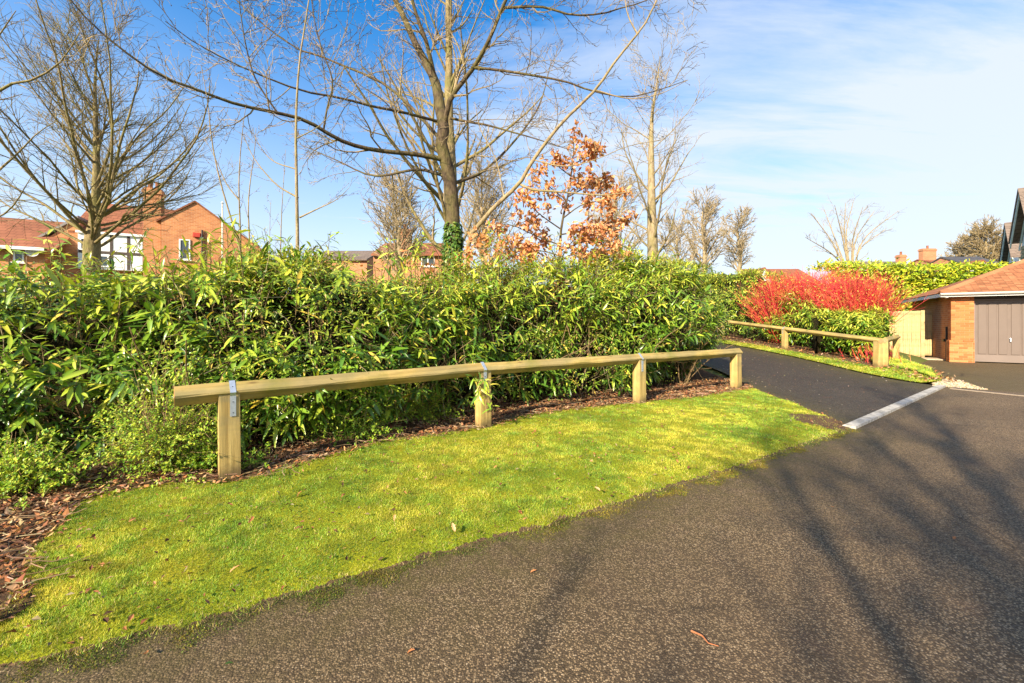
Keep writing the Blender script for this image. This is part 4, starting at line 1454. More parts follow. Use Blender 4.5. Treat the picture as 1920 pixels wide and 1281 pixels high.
def buds(P, g, per=4, size=0.008):
    N, n, _ = P.shape
    idx = np.repeat(np.arange(N), per)
    t = g.random(N * per) * (n - 1.001)
    i0 = t.astype(int)
    fr = (t - i0)[:, None]
    c = P[idx, i0] * (1 - fr) + P[idx, i0 + 1] * fr
    s = size * (0.6 + 0.8 * g.random((len(c), 1, 1)))
    V = c[:, None, :] + octa[None] * s * np.array([0.6, 0.6, 1.3])
    F = (np.arange(len(c))[:, None, None] * 6 + of[None]).reshape(-1, 3)
    return V.reshape(-1, 3), F


def tree(name, label, trunk, limbs, auto, levels, mats, seed, group=None, cat='tree', bud=0, budsize=0.008, trunk_r=None, sides=10):
    """trunk: (P, R); limbs: list of (P, R) drawn by hand; auto: dict for spawned limbs; levels: list of dicts for finer growth"""
    P, R = trunk
    base = P[0].copy()
    root = thing(name, label, cat, tuple(base), 0, group)
    m = MB()
    m.add(*tubes((P - base)[None], R[None], sides))
    m.obj('trunk', mats[0], root, True)
    LP, LR = [], []
    for lp, lr in limbs:
        MB().add(*tubes((lp - base)[None], lr[None], 7)).obj('limb', mats[0], root, True)
        LP.append(resample(lp, 14))
        LR.append(np.interp(np.linspace(0, 1, 14), np.linspace(0, 1, len(lr)), lr))
    gen = []
    for kw in auto:
        gen.append(spawn(P[None], R[None], seed=seed + len(gen) * 7, n=14, **kw))
    for q, (gp_, gr_) in enumerate(gen):
        for a in range(len(gp_)):
            MB().add(*tubes((gp_[a] - base)[None], gr_[a][None], 5)).obj('limb', mats[0], root, True)
        LP += list(gp_)
        LR += list(gr_)
    cp, cr = np.array(LP), np.array(LR)
    mm = MB()
    gg = np.random.default_rng(seed)
    for q, kw in enumerate(levels):
        sides_ = kw.pop('sides', 4 if q == 0 else 3)
        cp, cr = spawn(cp, cr, seed=seed + 100 + q, **kw)
        mm.add(*tubes(cp - base, cr, sides_))
    tag(mm.obj('twigs', mats[1], root), kind='stuff')
    if bud:
        V, F = buds(cp - base, gg, bud, budsize)
        tag(link('buds', mesh_np('buds', V, [F], M['bud']), root), kind='stuff')
    return root


# great bare tree over the middle of the hedge
D0 = 9.0
trunk = line([(852, 610, D0), (850, 500, D0), (849, 405, D0), (843, 337, D0), (834, 296, D0 - .05), (827, 270, D0 - .1), (832, 240, D0 - .1), (825, 202, D0), (817, 157, D0 + .1), (800, 120, D0 + .2), (779, 82, D0 + .3), (756, 30, D0 + .4), (739, -5, D0 + .4), (700, -110, D0 + .6), (670, -220, D0 + .8)], 40)
tr = np.interp(np.linspace(0, 1, 40), [0, .25, .45, .55, .7, 1], [0.18, 0.15, 0.118, 0.076, 0.058, 0.02])
L = []
L.append((line([(816, 152, D0 + .1), (800, 82, D0 - .1), (785, 41, D0 - .2), (773, 0, D0 - .3), (755, -90, D0 - .6)]), rad(.055, .02)))
L.append((line([(832, 240, D0 - .1), (844, 187, D0 - .3), (865, 157, D0 - .45), (889, 125, D0 - .6), (915, 79, D0 - .8), (940, 19, D0 - 1), (953, -10, D0 - 1.1), (985, -90, D0 - 1.4)]), rad(.058, .022)))
L.append((line([(829, 299, D0 - .1), (782, 290, D0 - .35), (700, 281, D0 - .8), (640, 264, D0 - 1.2), (577, 228, D0 - 1.6), (525, 213, D0 - 1.9), (442, 195, D0 - 2.4), (356, 163, D0 - 2.8), (300, 142, D0 - 3.1), (225, 90, D0 - 3.4), (168, 41, D0 - 3.6), (120, -15, D0 - 3.8)], 24), rad(.052, .008, 24)))
L.append((line([(826, 262, D0), (790, 221, D0 + .3), (749, 180, D0 + .6), (707, 150, D0 + .9), (640, 122, D0 + 1.1), (600, 105, D0 + 1.2), (562, 94, D0 + 1.3), (506, 56, D0 + 1.4), (442, 0, D0 + 1.5), (410, -40, D0 + 1.6)]), rad(.04, .008)))
L.append((line([(889, 127, D0 - .6), (930, 131, D0 - .7), (977, 138, D0 - .8), (1056, 152, D0 - .9), (1108, 170, D0 - 1), (1172, 182, D0 - 1.1), (1225, 172, D0 - 1.2), (1290, 150, D0 - 1.3)]), rad(.028, .006)))
L.append((line([(945, 15, D0 - 1), (1015, 13, D0 - 1.1), (1071, 28, D0 - 1.2), (1127, 26, D0 - 1.2), (1165, 15, D0 - 1.3), (1210, 2, D0 - 1.3), (1260, -30, D0 - 1.4)]), rad(.026, .006)))
L.append((line([(846, 222, D0 + .1), (880, 229, D0 - .2), (910, 234, D0 - .4), (958, 247, D0 - .7), (1010, 262, D0 - .9), (1080, 285, D0 - 1.1)]), rad(.03, .005)))
L.append((line([(822, 228, D0), (752, 210, D0 - .5), (700, 200, D0 - .8), (640, 184, D0 - 1.1), (562, 169, D0 - 1.5), (461, 129, D0 - 1.9), (375, 86, D0 - 2.2), (310, 40, D0 - 2.5)]), rad(.032, .006)))
L.append((line([(607, 242, D0 - 1.4), (614, 200, D0 - 1.5), (624, 154, D0 - 1.6), (604, 94, D0 - 1.7), (590, 40, D0 - 1.8), (583, -10, D0 - 1.9)]), rad(.018, .006)))
L.append((line([(835, 330, D0), (780, 318, D0 + .8), (700, 330, D0 + 1.6), (630, 300, D0 + 2.2), (560, 270, D0 + 2.6)]), rad(.04, .007)))
L.append((line([(848, 345, D0), (905, 322, D0 + .6), (960, 270, D0 + 1.0), (1010, 200, D0 + 1.4), (1035, 110, D0 + 1.7)]), rad(.04, .007)))
L.append((line([(521, 213, D0 - 1.9), (480, 150, D0 - 2.1), (462, 90, D0 - 2.2), (452, 30, D0 - 2.3), (445, -30, D0 - 2.4)]), rad(.016, .005)))
tree('bare_tree', 'large forked bare tree with spreading dark limbs rising behind the laurel hedge', (trunk, tr), L, [],
     [dict(k=13, t0=0.08, t1=0.98, ang=52, length=1.45, n=8, rr=0.5, up=0.03, wig=0.16, minr=0.0070),
      dict(k=7, t0=0.12, t1=0.98, ang=45, length=0.6, n=6, rr=0.6, up=0.03, wig=0.2, minr=0.0052),
      dict(k=3, t0=0.2, t1=0.98, ang=45, length=0.22, n=4, rr=0.7, up=0.04, wig=0.25, minr=0.0042)],
     (M['bark_dark'], M['twig']), 41, bud=1, budsize=0.011)

ig = np.random.default_rng(64)
Ni = 2600
tt = ig.random(Ni) ** 1.3
zi = 1.3 + 2.2 * tt
tx_ = np.interp(zi, trunk[:, 2], trunk[:, 0])
a_ = ig.random(Ni) * 6.28
rr_ = (0.20 - 0.04 * tt) + 0.30 * (1 - tt) * ig.random(Ni) ** 2
B = np.stack([tx_ + rr_ * np.cos(a_), 9.0 + rr_ * np.sin(a_), zi], 1)
Dn = np.stack([np.cos(a_) * 0.6 + 0.4 * ig.normal(size=Ni), np.sin(a_) * 0.6, -0.6 + 0.4 * ig.normal(size=Ni)], 1)
ivy = thing('ivy', 'dark green ivy clothing the foot of the large forked tree', 'ivy', (tx_[0], 9.0, 1.3))
V, F, C = leaves(B, Dn, np.stack([np.cos(a_), np.sin(a_), 0.6 + 0 * a_], 1), 0.06 + 0.04 * ig.random(Ni), 0.06, 0.2, 0.2, pick([(0.06, 0.13, 0.02), (0.12, 0.20, 0.03), (0.22, 0.28, 0.05)], [3, 2, 1], Ni, ig), ((0, 0.3), (0.35, 1.0), (1.0, 0.1)))
tag(link('leaf_mass', mesh_np('leaf_mass', V - np.array([tx_[0], 9.0, 1.3]), [F], M['shrub'], False, C), ivy), kind='stuff')

# straight pale trunk just behind it
D1 = 13.0
trunk = line([(846, 590, D1), (845, 480, D1), (846, 337, D1), (842, 240, D1), (841, 187, D1), (842, 100, D1), (840, 20, D1), (841, -60, D1), (840, -170, D1)], 30)
tree('bare_tree', 'pale straight trunked bare tree standing close behind the large forked tree', (trunk, rad(.26, .03, 30)), [],
     [dict(k=22, t0=0.12, t1=0.55, ang=50, length=5.0, rr=0.32, up=0.045, wig=0.05, lenfall=0.9), dict(k=14, t0=0.5, t1=0.98, ang=42, length=3.6, rr=0.4, up=0.06, wig=0.06, lenfall=0.6)],
     [dict(k=7, t0=0.2, t1=0.98, ang=38, length=1.3, n=6, rr=0.5, up=0.03, wig=0.12, minr=0.005),
      dict(k=5, t0=0.2, t1=0.98, ang=40, length=0.5, n=5, rr=0.6, up=0.02, wig=0.18, minr=0.0035)],
     (M['bark'], M['twig_far']), 43)

# leaning stem to its right
lean = line([(868, 540, 8.2), (880, 450, 8.1), (895, 427, 8.0), (925, 390, 7.9), (973, 345, 7.7), (1000, 300, 7.6), (1052, 232, 7.4), (1116, 169, 7.2), (1153, 116, 7.1), (1195, 64, 7.0), (1215, 35, 7.0), (1240, -20, 6.9)], 24)
tree('leaning_tree', 'thin bare tree leaning across the oak with brown leaves', (lean, rad(.050, .012, 24)),
     [(line([(977, 347, 7.7), (1000, 356, 7.5), (1025, 358, 7.4), (1075, 362, 7.2), (1130, 366, 7.0), (1180, 360, 6.9)]), rad(.026, .006)),
      (line([(1000, 300, 7.6), (1060, 312, 7.3), (1120, 298, 7.1), (1175, 275, 6.9), (1240, 262, 6.8)]), rad(.012, .004)),
      (line([(1195, 64, 7.0), (1178, 30, 7.0), (1170, -10, 7.0)]), rad(.014, .006)),
      (line([(1116, 169, 7.2), (1180, 185, 7.0), (1240, 175, 6.9), (1290, 150, 6.8)]), rad(.012, .004)),
      (line([(945, 370, 7.8), (930, 300, 8.0), (900, 240, 8.2), (890, 190, 8.4)]), rad(.014, .004))], [],
     [dict(k=6, t0=0.2, t1=0.98, ang=48, length=0.55, n=6, rr=0.45, up=0.03, wig=0.18, minr=0.003),
      dict(k=4, t0=0.2, t1=0.98, ang=45, length=0.22, n=4, rr=0.6, up=0.03, wig=0.2, minr=0.0022)],
     (M['twig'], M['twig']), 47, bud=2, budsize=0.008)

# fan shaped bare tree before the brick house
D2 = 12.0
trunk = line([(172, 640, D2), (172, 520, D2), (173, 450, D2), (178, 410, D2), (181, 330, D2), (180, 240, D2), (178, 170, D2), (181, 110, D2), (186, 70, D2)], 30)
tr = np.interp(np.linspace(0, 1, 30), [0, .25, .32, .4, .7, 1], [0.22, 0.20, 0.20, 0.12, 0.065, 0.010])
tree('bare_tree', 'fan shaped bare tree with mossy trunk standing before the brick house', (trunk, tr), [],
     [dict(k=22, t0=0.30, t1=0.44, ang=64, length=5.6, rr=0.25, up=0.06, wig=0.07, lenfall=0.35),
      dict(k=18, t0=0.38, t1=0.64, ang=50, length=5.0, rr=0.34, up=0.055, wig=0.07, lenfall=0.5),
      dict(k=16, t0=0.6, t1=0.97, ang=38, length=3.0, rr=0.5, up=0.045, wig=0.06, lenfall=0.6)],
     [dict(k=11, t0=0.18, t1=0.98, ang=34, length=1.4, n=7, rr=0.5, up=0.03, wig=0.10, minr=0.0075, lenfall=0.55),
      dict(k=7, t0=0.15, t1=0.98, ang=38, length=0.62, n=5, rr=0.6, up=0.02, wig=0.15, minr=0.0058)],
     (M['bark'], M['bark']), 53, group=None)

# neighbour whose trunk stands beyond the left edge of the picture
D3 = 8.0
trunk = line([(-190, 700, D3), (-185, 500, D3), (-180, 300, D3), (-175, 120, D3), (-160, -60, D3), (-150, -200, D3)], 24)
tree('bare_tree', 'bare tree whose branches reach in over the hedge beside the fan shaped tree', (trunk, rad(.17, .03, 24)),
     [(line([(-182, 330, D3), (-90, 260, D3), (0, 168, D3), (60, 150, D3), (112, 118, D3), (150, 60, D3)]), rad(.05, .006)),
      (line([(-182, 420, D3), (-80, 380, D3), (20, 300, D3), (70, 250, D3), (110, 225, D3)]), rad(.04, .005)),
      (line([(-180, 250, D3), (-90, 160, D3), (-20, 90, D3), (30, 20, D3)]), rad(.045, .006)),
      (line([(-182, 440, D3), (-80, 430, D3), (10, 400, D3), (60, 330, D3)]), rad(.035, .005))],
     [dict(k=8, t0=0.4, t1=0.95, ang=50, length=1.8, rr=0.4, up=0.05, wig=0.08, bias=(1.0, 0, 0))],
     [dict(k=9, t0=0.2, t1=0.98, ang=38, length=0.75, n=6, rr=0.5, up=0.03, wig=0.13, minr=0.0058),
      dict(k=6, t0=0.2, t1=0.98, ang=40, length=0.3, n=4, rr=0.6, up=0.03, wig=0.18, minr=0.0045)],
     (M['bark'], M['twig']), 59)

# pale slim tree right of the oak
D4 = 14.0
trunk = line([(1224, 600, D4), (1224, 480, D4), (1222, 400, D4), (1221, 300, D4), (1222, 225, D4), (1228, 180, D4), (1234, 140, D4), (1238, 105, D4)], 30)
tree('bare_tree', 'slim pale barked bare tree with upswept branches right beyond the brown leaved oak', (trunk, np.interp(np.linspace(0, 1, 30), [0, .3, .6, .8, 1], [0.21, 0.17, 0.10, 0.05, 0.008])), [],
     [dict(k=22, t0=0.20, t1=0.97, ang=50, length=3.0, rr=0.26, up=0.05, wig=0.07, lenfall=0.55)],
     [dict(k=9, t0=0.15, t1=0.98, ang=40, length=1.0, n=6, rr=0.5, up=0.03, wig=0.13, minr=0.0075),
      dict(k=5, t0=0.2, t1=0.98, ang=42, length=0.42, n=4, rr=0.6, up=0.02, wig=0.18, minr=0.0058)],
     (M['bark_pale'], M['twig_far']), 61)


def far_tree(label, px, py_base, py_top, d, r, seed, k=34, spread=0.42, mat=('twig_far', 'twig_far'), ang=48, group='bare trees far beyond the hedges', t0=0.18, stems=1):
    b = A(px, py_base, d)
    tp2 = A(px, py_top, d)
    H = tp2[2] - b[2]
    trunk_ = smooth_path([b, (b[0] + 0.02 * H, d, b[2] + H * 0.4), (b[0] - 0.01 * H, d, b[2] + H * 0.75), tp2], 24)
    mr = 0.55 * d / 416 * 0.55
    return tree('distant_tree', label, (trunk_, rad(r, r * 0.1, 24)), [],
                [dict(k=k, t0=t0, t1=0.95, ang=ang, length=H * spread, rr=0.4, up=0.05, wig=0.05, lenfall=0.55)],
                [dict(k=10, t0=0.15, t1=0.98, ang=36, length=H * 0.17, n=5, rr=0.5, up=0.03, wig=0.1, minr=mr),
                 dict(k=4, t0=0.2, t1=0.98, ang=38, length=H * 0.07, n=4, rr=0.7, up=0.03, wig=0.15, minr=mr * 0.8)],
                (M[mat[0]], M[mat[1]]), seed, group=group)


far_tree('pale bare round headed tree just right of the slim pale barked tree', 1318, 540, 385, 30, 0.22, 71)
far_tree('small pale bare tree next to the crimson dogwood far behind the drive', 1385, 540, 408, 34, 0.2, 72, k=30)
far_tree('bare tree low behind the brown leaved oak', 1155, 560, 345, 26, 0.22, 73, k=30, spread=0.45)
far_tree('bare bushy tree in front of the chimney house beyond the hedge', 905, 560, 330, 22, 0.2, 74, k=56, spread=0.5)
far_tree('low spreading bare tree beside the chimney house beyond the hedge', 745, 560, 350, 24, 0.2, 75, k=60, spread=0.55)
far_tree('low bare tree between the slim pale tree and the round headed tree', 1270, 560, 420, 26, 0.15, 79, k=28, spread=0.55)
far_tree('dense brown rounded tree above the far roofs by the garage', 1850, 560, 432, 75, 0.5, 76, k=60, spread=0.4, mat=('twig', 'twig'), ang=55, t0=0.3)
far_tree('faint bare tree low behind the red chimney above the clipped hedge', 1805, 540, 455, 80, 0.3, 77, k=40, spread=0.5)

# many stemmed bare shrub tree above the dogwoods
b = np.array(A(1592, 520, 24))
ms = []
for q, (tx, ty) in enumerate([(1520, 400), (1545, 392), (1565, 385), (1585, 380), (1600, 378), (1618, 388), (1640, 395), (1685, 395), (1510, 445), (1660, 430)]):
    e = np.array(A(tx, ty, 24 + 1.2 * math.sin(q * 2.1)))
    mid_ = b + (e - b) * 0.5 + np.array([-(e - b)[0] * 0.12, 0.2, 0.25])
    ms.append((smooth_path([b + np.array([0.03 * q, 0, 0]), mid_, e], 14), rad(.05, .012)))
tree('multi_stem_tree', 'many stemmed vase shaped bare shrub tree standing above the red dogwoods', (smooth_path([b - np.array([0, 0, 2.6]), b - np.array([0, 0, 1.2]), b], 8), rad(.16, .12, 8)), ms, [],
     [dict(k=9, t0=0.25, t1=0.98, ang=30, length=1.1, n=6, rr=0.5, up=0.05, wig=0.1, minr=0.0095),
      dict(k=4, t0=0.2, t1=0.98, ang=35, length=0.45, n=4, rr=0.7, up=0.03, wig=0.15, minr=0.008)],
     (M['twig_far'], M['twig_far']), 83)


def sapling(label, stems_, r, seed, mat='twig', k=6, ln=0.5, budn=2):
    ls = [(line(s_, 16), rad(r * f_, r * 0.18 * f_, 16)) for s_, f_ in stems_]
    return tree('sapling', label, ls[0], ls[1:], [], [dict(k=k, t0=0.3, t1=0.98, ang=35, length=ln, n=5, rr=0.4, up=0.06, wig=0.12, minr=0.0026),
                dict(k=3, t0=0.3, t1=0.98, ang=38, length=ln * 0.35, n=4, rr=0.6, up=0.03, wig=0.15, minr=0.002)], (M[mat], M['twig']), seed, bud=budn, budsize=0.007, sides=7) if len(ls) > 1 else None


D5 = 6.0
sapling('slender pale sapling with one straight stem rising out of the laurel hedge',
        [([(556, 760, D5), (557, 560, D5), (558, 465, D5), (556, 337, D5), (555, 225, D5), (562, 112, D5), (578, 10, D5), (586, -60, D5)], 1.0),
         ([(562, 408, D5), (595, 392, D5 - .1), (630, 375, D5 - .15), (655, 352, D5 - .2)], 0.35),
         ([(559, 371, D5), (517, 345, D5 + .1), (476, 296, D5 + .2), (455, 250, D5 + .3)], 0.38),
         ([(557, 318, D5), (512, 302, D5 + .1), (485, 270, D5 + .2), (470, 235, D5 + .2)], 0.3),
         ([(556, 260, D5), (600, 235, D5), (640, 190, D5)], 0.25)], 0.036, 91, 'bark_pale')
D6 = 6.3
sapling('clump of thin grey whips beside the slender pale sapling',
        [([(455, 700, D6), (452, 500, D6), (446, 455, D6), (412, 337, D6), (397, 262, D6), (390, 195, D6), (378, 127, D6)], 1.0),
         ([(453, 640, D6), (451, 453, D6), (448, 337, D6), (455, 243, D6), (461, 200, D6)], 0.9),
         ([(470, 640, D6), (468, 465, D6), (466, 375, D6), (478, 277, D6), (480, 240, D6)], 0.85),
         ([(448, 375, D6), (425, 345, D6), (405, 300, D6), (385, 262, D6)], 0.5),
         ([(526, 600, D6 + .2), (527, 430, D6 + .2), (534, 307, D6 + .2), (536, 280, D6 + .2)], 0.6),
         ([(505, 600, D6 + .2), (506, 430, D6 + .2), (508, 375, D6 + .2)], 0.5)], 0.021, 93, 'twig', 7, 0.34)

# young oak that kept its brown leaves
OD = 8.6
og = np.random.default_rng(77)
ot = line([(1046, 640, OD), (1049, 500, OD), (1052, 430, OD), (1066, 360, OD), (1074, 300, OD), (1077, 246, OD)], 20)
olimbs = []
for (bx, by), pts, dz in [((1050, 460), [(1000, 440), (950, 420), (915, 440), (880, 470)], -.5), ((1052, 430), [(1010, 400), (985, 370), (1000, 340)], -.3),
                          ((1055, 410), [(1090, 385), (1130, 375), (1168, 360)], -.4), ((1062, 375), [(1030, 350), (1015, 330)], .2), ((1064, 370), [(1110, 345), (1135, 335)], .3),
                          ((1052, 440), [(1110, 430), (1150, 425), (1185, 410)], .3), ((1050, 470), [(1090, 455), (1130, 450), (1165, 460)], -.5),
                          ((1050, 480), [(1010, 470), (970, 480), (930, 470)], .3), ((1072, 310), [(1100, 295), (1118, 285)], -.2), ((1070, 330), [(1050, 315), (1035, 300)], .2), ((1049, 490), [(1080, 475), (1110, 480), (1140, 470)], .4), ((1048, 495), [(1020, 480), (985, 460), (950, 455)], -.6), ((1049, 500), [(1060, 470), (1085, 440), (1100, 420)], -.5), ((1049, 500), [(1030, 460), (1010, 430), (990, 410)], .5)]:
    n_ = len(pts)
    olimbs.append((line([(bx, by, OD)] + [(p[0], p[1], OD + dz * (q + 1) / n_) for q, p in enumerate(pts)], 10), rad(.016, .004, 10)))
oak = thing('oak_sapling', 'young oak still holding rusty brown dead leaves above the hedge', 'tree', tuple(ot[0]))
ob = ot[0]
MB().add(*tubes((ot - ob)[None], rad(.045, .008, 20)[None], 7)).obj('trunk', M['bark_dark'], oak, True)
for sx_ in ((1133, 1128), (1098, 1104), (1150, 1140)):
    sp_ = line([(sx_[0], 620, OD + .5), (sx_[0], 480, OD + .5), (sx_[1], 400, OD + .45), (sx_[1] - 4, 340, OD + .4)], 10)
    olimbs.append((sp_, rad(.022, .005, 10)))
for lp, lr in olimbs:
    MB().add(*tubes((lp - ob)[None], lr[None], 5)).obj('limb', M['bark_dark'], oak, True)
oP, oR = np.array([l[0] for l in olimbs] + [resample(ot[8:], 10)]), np.array([l[1] for l in olimbs] + [rad(.02, .006, 10)])
q1, r1 = spawn(oP, oR, 7, 0.25, 1.0, 48, 0.42, n=5, rr=0.5, up=0.02, wig=0.15, seed=4, minr=0.003)
tag(MB().add(*tubes(q1 - ob, r1, 3)).obj('twigs', M['bark_dark'], oak), kind='stuff')
k = 36
idx = np.repeat(np.arange(len(q1)), k)
tt = og.random(len(idx)) ** 0.6 * 3.99
i0 = tt.astype(int)
fr = (tt - i0)[:, None]
B = q1[idx, i0] * (1 - fr) + q1[idx, i0 + 1] * fr + og.normal(size=(len(idx), 3)) * 0.055
keep = (og.random(len(B)) < 0.78) & (vnoise(B[:, 0] * 5, B[:, 2] * 5, 3) > 0.2)
B = B[keep]
N_ = len(B)
D = norm(og.normal(size=(N_, 3)) + np.array([0, -0.2, -0.7]))
Nn = norm(og.normal(size=(N_, 3)) * 0.6 + np.array([-0.3, -0.8, 0.5]))
OAKP = ((0, 0.12), (0.2, 0.55), (0.32, 0.40), (0.5, 1.0), (0.62, 0.62), (0.8, 0.85), (1.0, 0.12))
LL = 0.07 + 0.06 * og.random(N_)
sel = np.zeros(N_, bool)
sel[og.choice(N_, min(280, N_), replace=False)] = True
cols = pick([(0.58, 0.25, 0.09), (0.68, 0.35, 0.15), (0.36, 0.14, 0.05), (0.76, 0.46, 0.24)], [3, 3, 1.5, 1.5], N_, og)
dro = og.normal(size=N_) * 0.35
V, F, C = leaves(B[~sel] - ob, D[~sel], Nn[~sel], LL[~sel], LL[~sel] * 0.6, dro[~sel], 0.35, cols[~sel], OAKP, 1.0)
tag(link('leaf_mass', mesh_np('leaf_mass', V, [F], M['oakleaf'], False, C), oak), kind='stuff')
oms = []
for dr_ in (-0.3, 0.15, 0.4):
    V, F, C = leaves(np.zeros((1, 3)), np.array([[1.0, 0, 0]]), np.array([[0, 0, 1.0]]), 1.0, 0.6, dr_, 0.35, None, OAKP)
    oms.append(mesh_np('leaf', V, [F], M['oakleaf1']))
for q in np.nonzero(sel)[0]:
    d_ = D[q]
    s_ = norm(np.cross(d_, Nn[q]))
    u_ = np.cross(s_, d_)
    p_ = B[q] - ob
    o = link('leaf', oms[int(q) % 3], oak)
    o.matrix_local = Matrix(((d_[0], -s_[0], u_[0], p_[0]), (d_[1], -s_[1], u_[1], p_[1]), (d_[2], -s_[2], u_[2], p_[2]), (0, 0, 0, 1))) @ Matrix.Diagonal((LL[q], LL[q], LL[q], 1))
# brown oak leaves caught in the hedge below it
hp = np.array([A(px_, py_, dd_) for px_, py_, dd_ in [(905, 470, 7.4), (890, 450, 7.5), (930, 500, 7.3), (985, 490, 7.6), (1040, 555, 7.6), (1035, 540, 7.6), (960, 525, 7.4), (915, 575, 7.0), (800, 510, 6.9), (610, 505, 5.9), (770, 490, 6.9), (1120, 470, 8.2), (1075, 485, 8.2), (1020, 500, 8.0), (870, 500, 7.3)]])
B = np.repeat(hp, 26, 0) + og.normal(size=(len(hp) * 26, 3)) * np.array([0.13, 0.10, 0.10])
N_ = len(B)
V, F, C = leaves(B, norm(og.normal(size=(N_, 3)) + np.array([0, -0.2, -0.6])), norm(og.normal(size=(N_, 3)) * 0.6 + np.array([-0.3, -0.8, 0.5])), 0.06 + 0.05 * og.random(N_), 0.055, og.normal(size=N_) * 0.3, 0.3,
                 pick([(0.46, 0.18, 0.055), (0.58, 0.27, 0.10), (0.64, 0.40, 0.2)], [3, 3, 1], N_, og), OAKP, 1.0)
tag(link('caught_leaf_mass', mesh_np('caught_leaf_mass', V - ob, [F], M['oakleaf'], False, C), oak), kind='stuff')

# bare trees behind the camera whose shadows fall over the road
for q, (bx, by, hh, sd, lab) in enumerate([(-4.7, -8.8, 9.2, 101, 'bare roadside tree behind the camera casting streaked shadow on the road'),
                                           (-1.6, -10.6, 9.6, 102, 'bare forked tree behind the camera casting shadow towards the forecourt'),
                                           (-6.2, -10.2, 8.8, 103, 'lower bare tree behind the camera casting shadow on the middle of the road')]):
    trunk_ = smooth_path([(bx, by, 0), (bx + .1, by, hh * .3), (bx - .05, by + .1, hh * .65), (bx + .1, by, hh)], 24)
    tree('bare_tree', lab, (trunk_, rad(.17, .05, 24)), [],
         [dict(k=11, t0=0.35, t1=0.95, ang=36, length=hh * 0.38, rr=0.72, up=0.06, wig=0.07, lenfall=0.4)],
         [dict(k=7, t0=0.2, t1=0.98, ang=38, length=1.5, n=6, rr=0.6, up=0.03, wig=0.12, minr=0.024),
          dict(k=5, t0=0.2, t1=0.98, ang=40, length=0.7, n=4, rr=0.7, up=0.02, wig=0.18, minr=0.016)],
         (M['bark'], M['twig']), sd)


# ------------------------------------------------------------------ garage
TH = math.radians(33)
gar = thing('garage', 'orange brick garage with russet hipped roof and brown panelled door', 'garage', (15.09, 14.3, 0.0), -TH)
GW, GD = 5.4, 5.6      # width and depth of the walls
# piers and walls; the pier bricks are separate pieces over a mortar core
core = MB()
core.box(0.012, 0.538, 0.012, 0.35, -0.02, 2.30)
core.box(-0.040, 0.538, -0.040, 0.36, -0.02, 0.70)
core.obj('pier_core', m_plain('mortar', (0.44, 0.26, 0.14), 0.95, 0.15, 20), gar)
MB().box(0.10, 0.30, 0.355, GD, -0.02, 2.30).obj('side_wall', M['brick'], gar)
MB().box(0.545, GW - 0.55, 0.18, 0.40, 2.14, 2.30).obj('lintel', M['timber'], gar)
MB().box(GW - 0.55, GW, 0.0, 0.4, -0.02, 2.30).obj('pier', M['brick'], gar)
MB().box(GW - 0.2, GW, 0.402, GD, -0.02, 2.30).obj('side_wall', M['brick'], gar)
MB().box(0.302, GW - 0.202, GD - 0.2, GD, -0.02, 2.30).obj('back_wall', M['brick'], gar)
t = NT('pier_brick')
oi = t.new('ObjectInfo')
cc = t.ramp(oi.outputs['Random'], [(0.0, (0.42, 0.125, 0.04)), (0.5, (0.52, 0.18, 0.06)), (1.0, (0.60, 0.25, 0.095))])
nn = t.noise(t.coord(), 22, 5)
t.base(t.mix(t.ramp(nn, [(0.3, 0.35), (0.7, 0.0)]), cc, (0.36, 0.12, 0.05)))
t.rough(0.88, 0.2)
t.bump(nn, 0.4, 0.004)
M['pbrick'] = t.m
bm_full = MB().box(0, 0.215, 0, 0.10, 0, 0.065).mesh('brick', M['pbrick'], bevel=0.003)
bm_half = MB().box(0, 0.1025, 0, 0.10, 0, 0.065).mesh('brick', M['pbrick'], bevel=0.003)
bm_side = MB().box(0, 0.10, 0, 0.215, 0, 0.065).mesh('brick', M['pbrick'], bevel=0.003)
nb = 0
for c_ in range(30):
    z_ = 0.004 + c_ * 0.075
    u0, v0, u1 = (-0.05, -0.05, 0.55) if z_ < 0.69 else (0.0, 0.0, 0.55)
    if z_ + 0.065 > 2.28:
        break
    x_ = u0
    first = (c_ % 2 == 0)
    seq = []
    if first:
        seq = [bm_full, bm_full, bm_half]
    else:
        seq = [bm_half, bm_full, bm_full]
    if u0 < 0:
        seq = seq[:3]
    for me_ in seq:
        w_ = 0.215 if me_ is bm_full else 0.1025
        if x_ + w_ > u1 + 0.02:
            break
        link('brick', me_, gar, (x_, v0, z_))
        x_ += w_ + 0.010
    rest = u1 - x_
    if rest > 0.03:
        MB().box(0, rest, 0, 0.10, 0, 0.065).obj('brick', M['pbrick'], gar, loc=(x_, v0, z_))
    link('brick', bm_side, gar, (u0, v0 + 0.11, z_))
# up and over door
door = MB().box(0.62, GW - 0.62, 0.225, 0.27, 0.03, 2.10).obj('door', M['door'], gar)
fr_ = MB()
fr_.box(0.545, 0.618, 0.15, 0.30, 0.0, 2.135)
fr_.box(GW - 0.618, GW - 0.555, 0.15, 0.30, 0.0, 2.135)
fr_.box(0.6185, GW - 0.6185, 0.152, 0.30, 2.102, 2.134)
fr_.obj('door_frame', M['door_frame'], gar)
MB().box(0.625, GW - 0.625, 0.205, 0.2235, 0.03, 0.26).obj('bottom_rail', M['door_frame'], door)
prof = [(0.0, 0.0), (0.195, 0.0)]
for a_ in np.linspace(0, math.pi / 2, 6):
    prof.append((0.195 - 0.07 + 0.07 * math.cos(a_), 1.66 + 0.07 * math.sin(a_)))
for a_ in np.linspace(math.pi / 2, math.pi, 6):
    prof.append((0.07 + 0.07 * math.cos(a_), 1.66 + 0.07 * math.sin(a_)))
pm_ = MB().prism(prof, 'y', -0.016, 0.0).mesh('panel', M['door'], bevel=0.006)
x_ = 0.70
q = 0
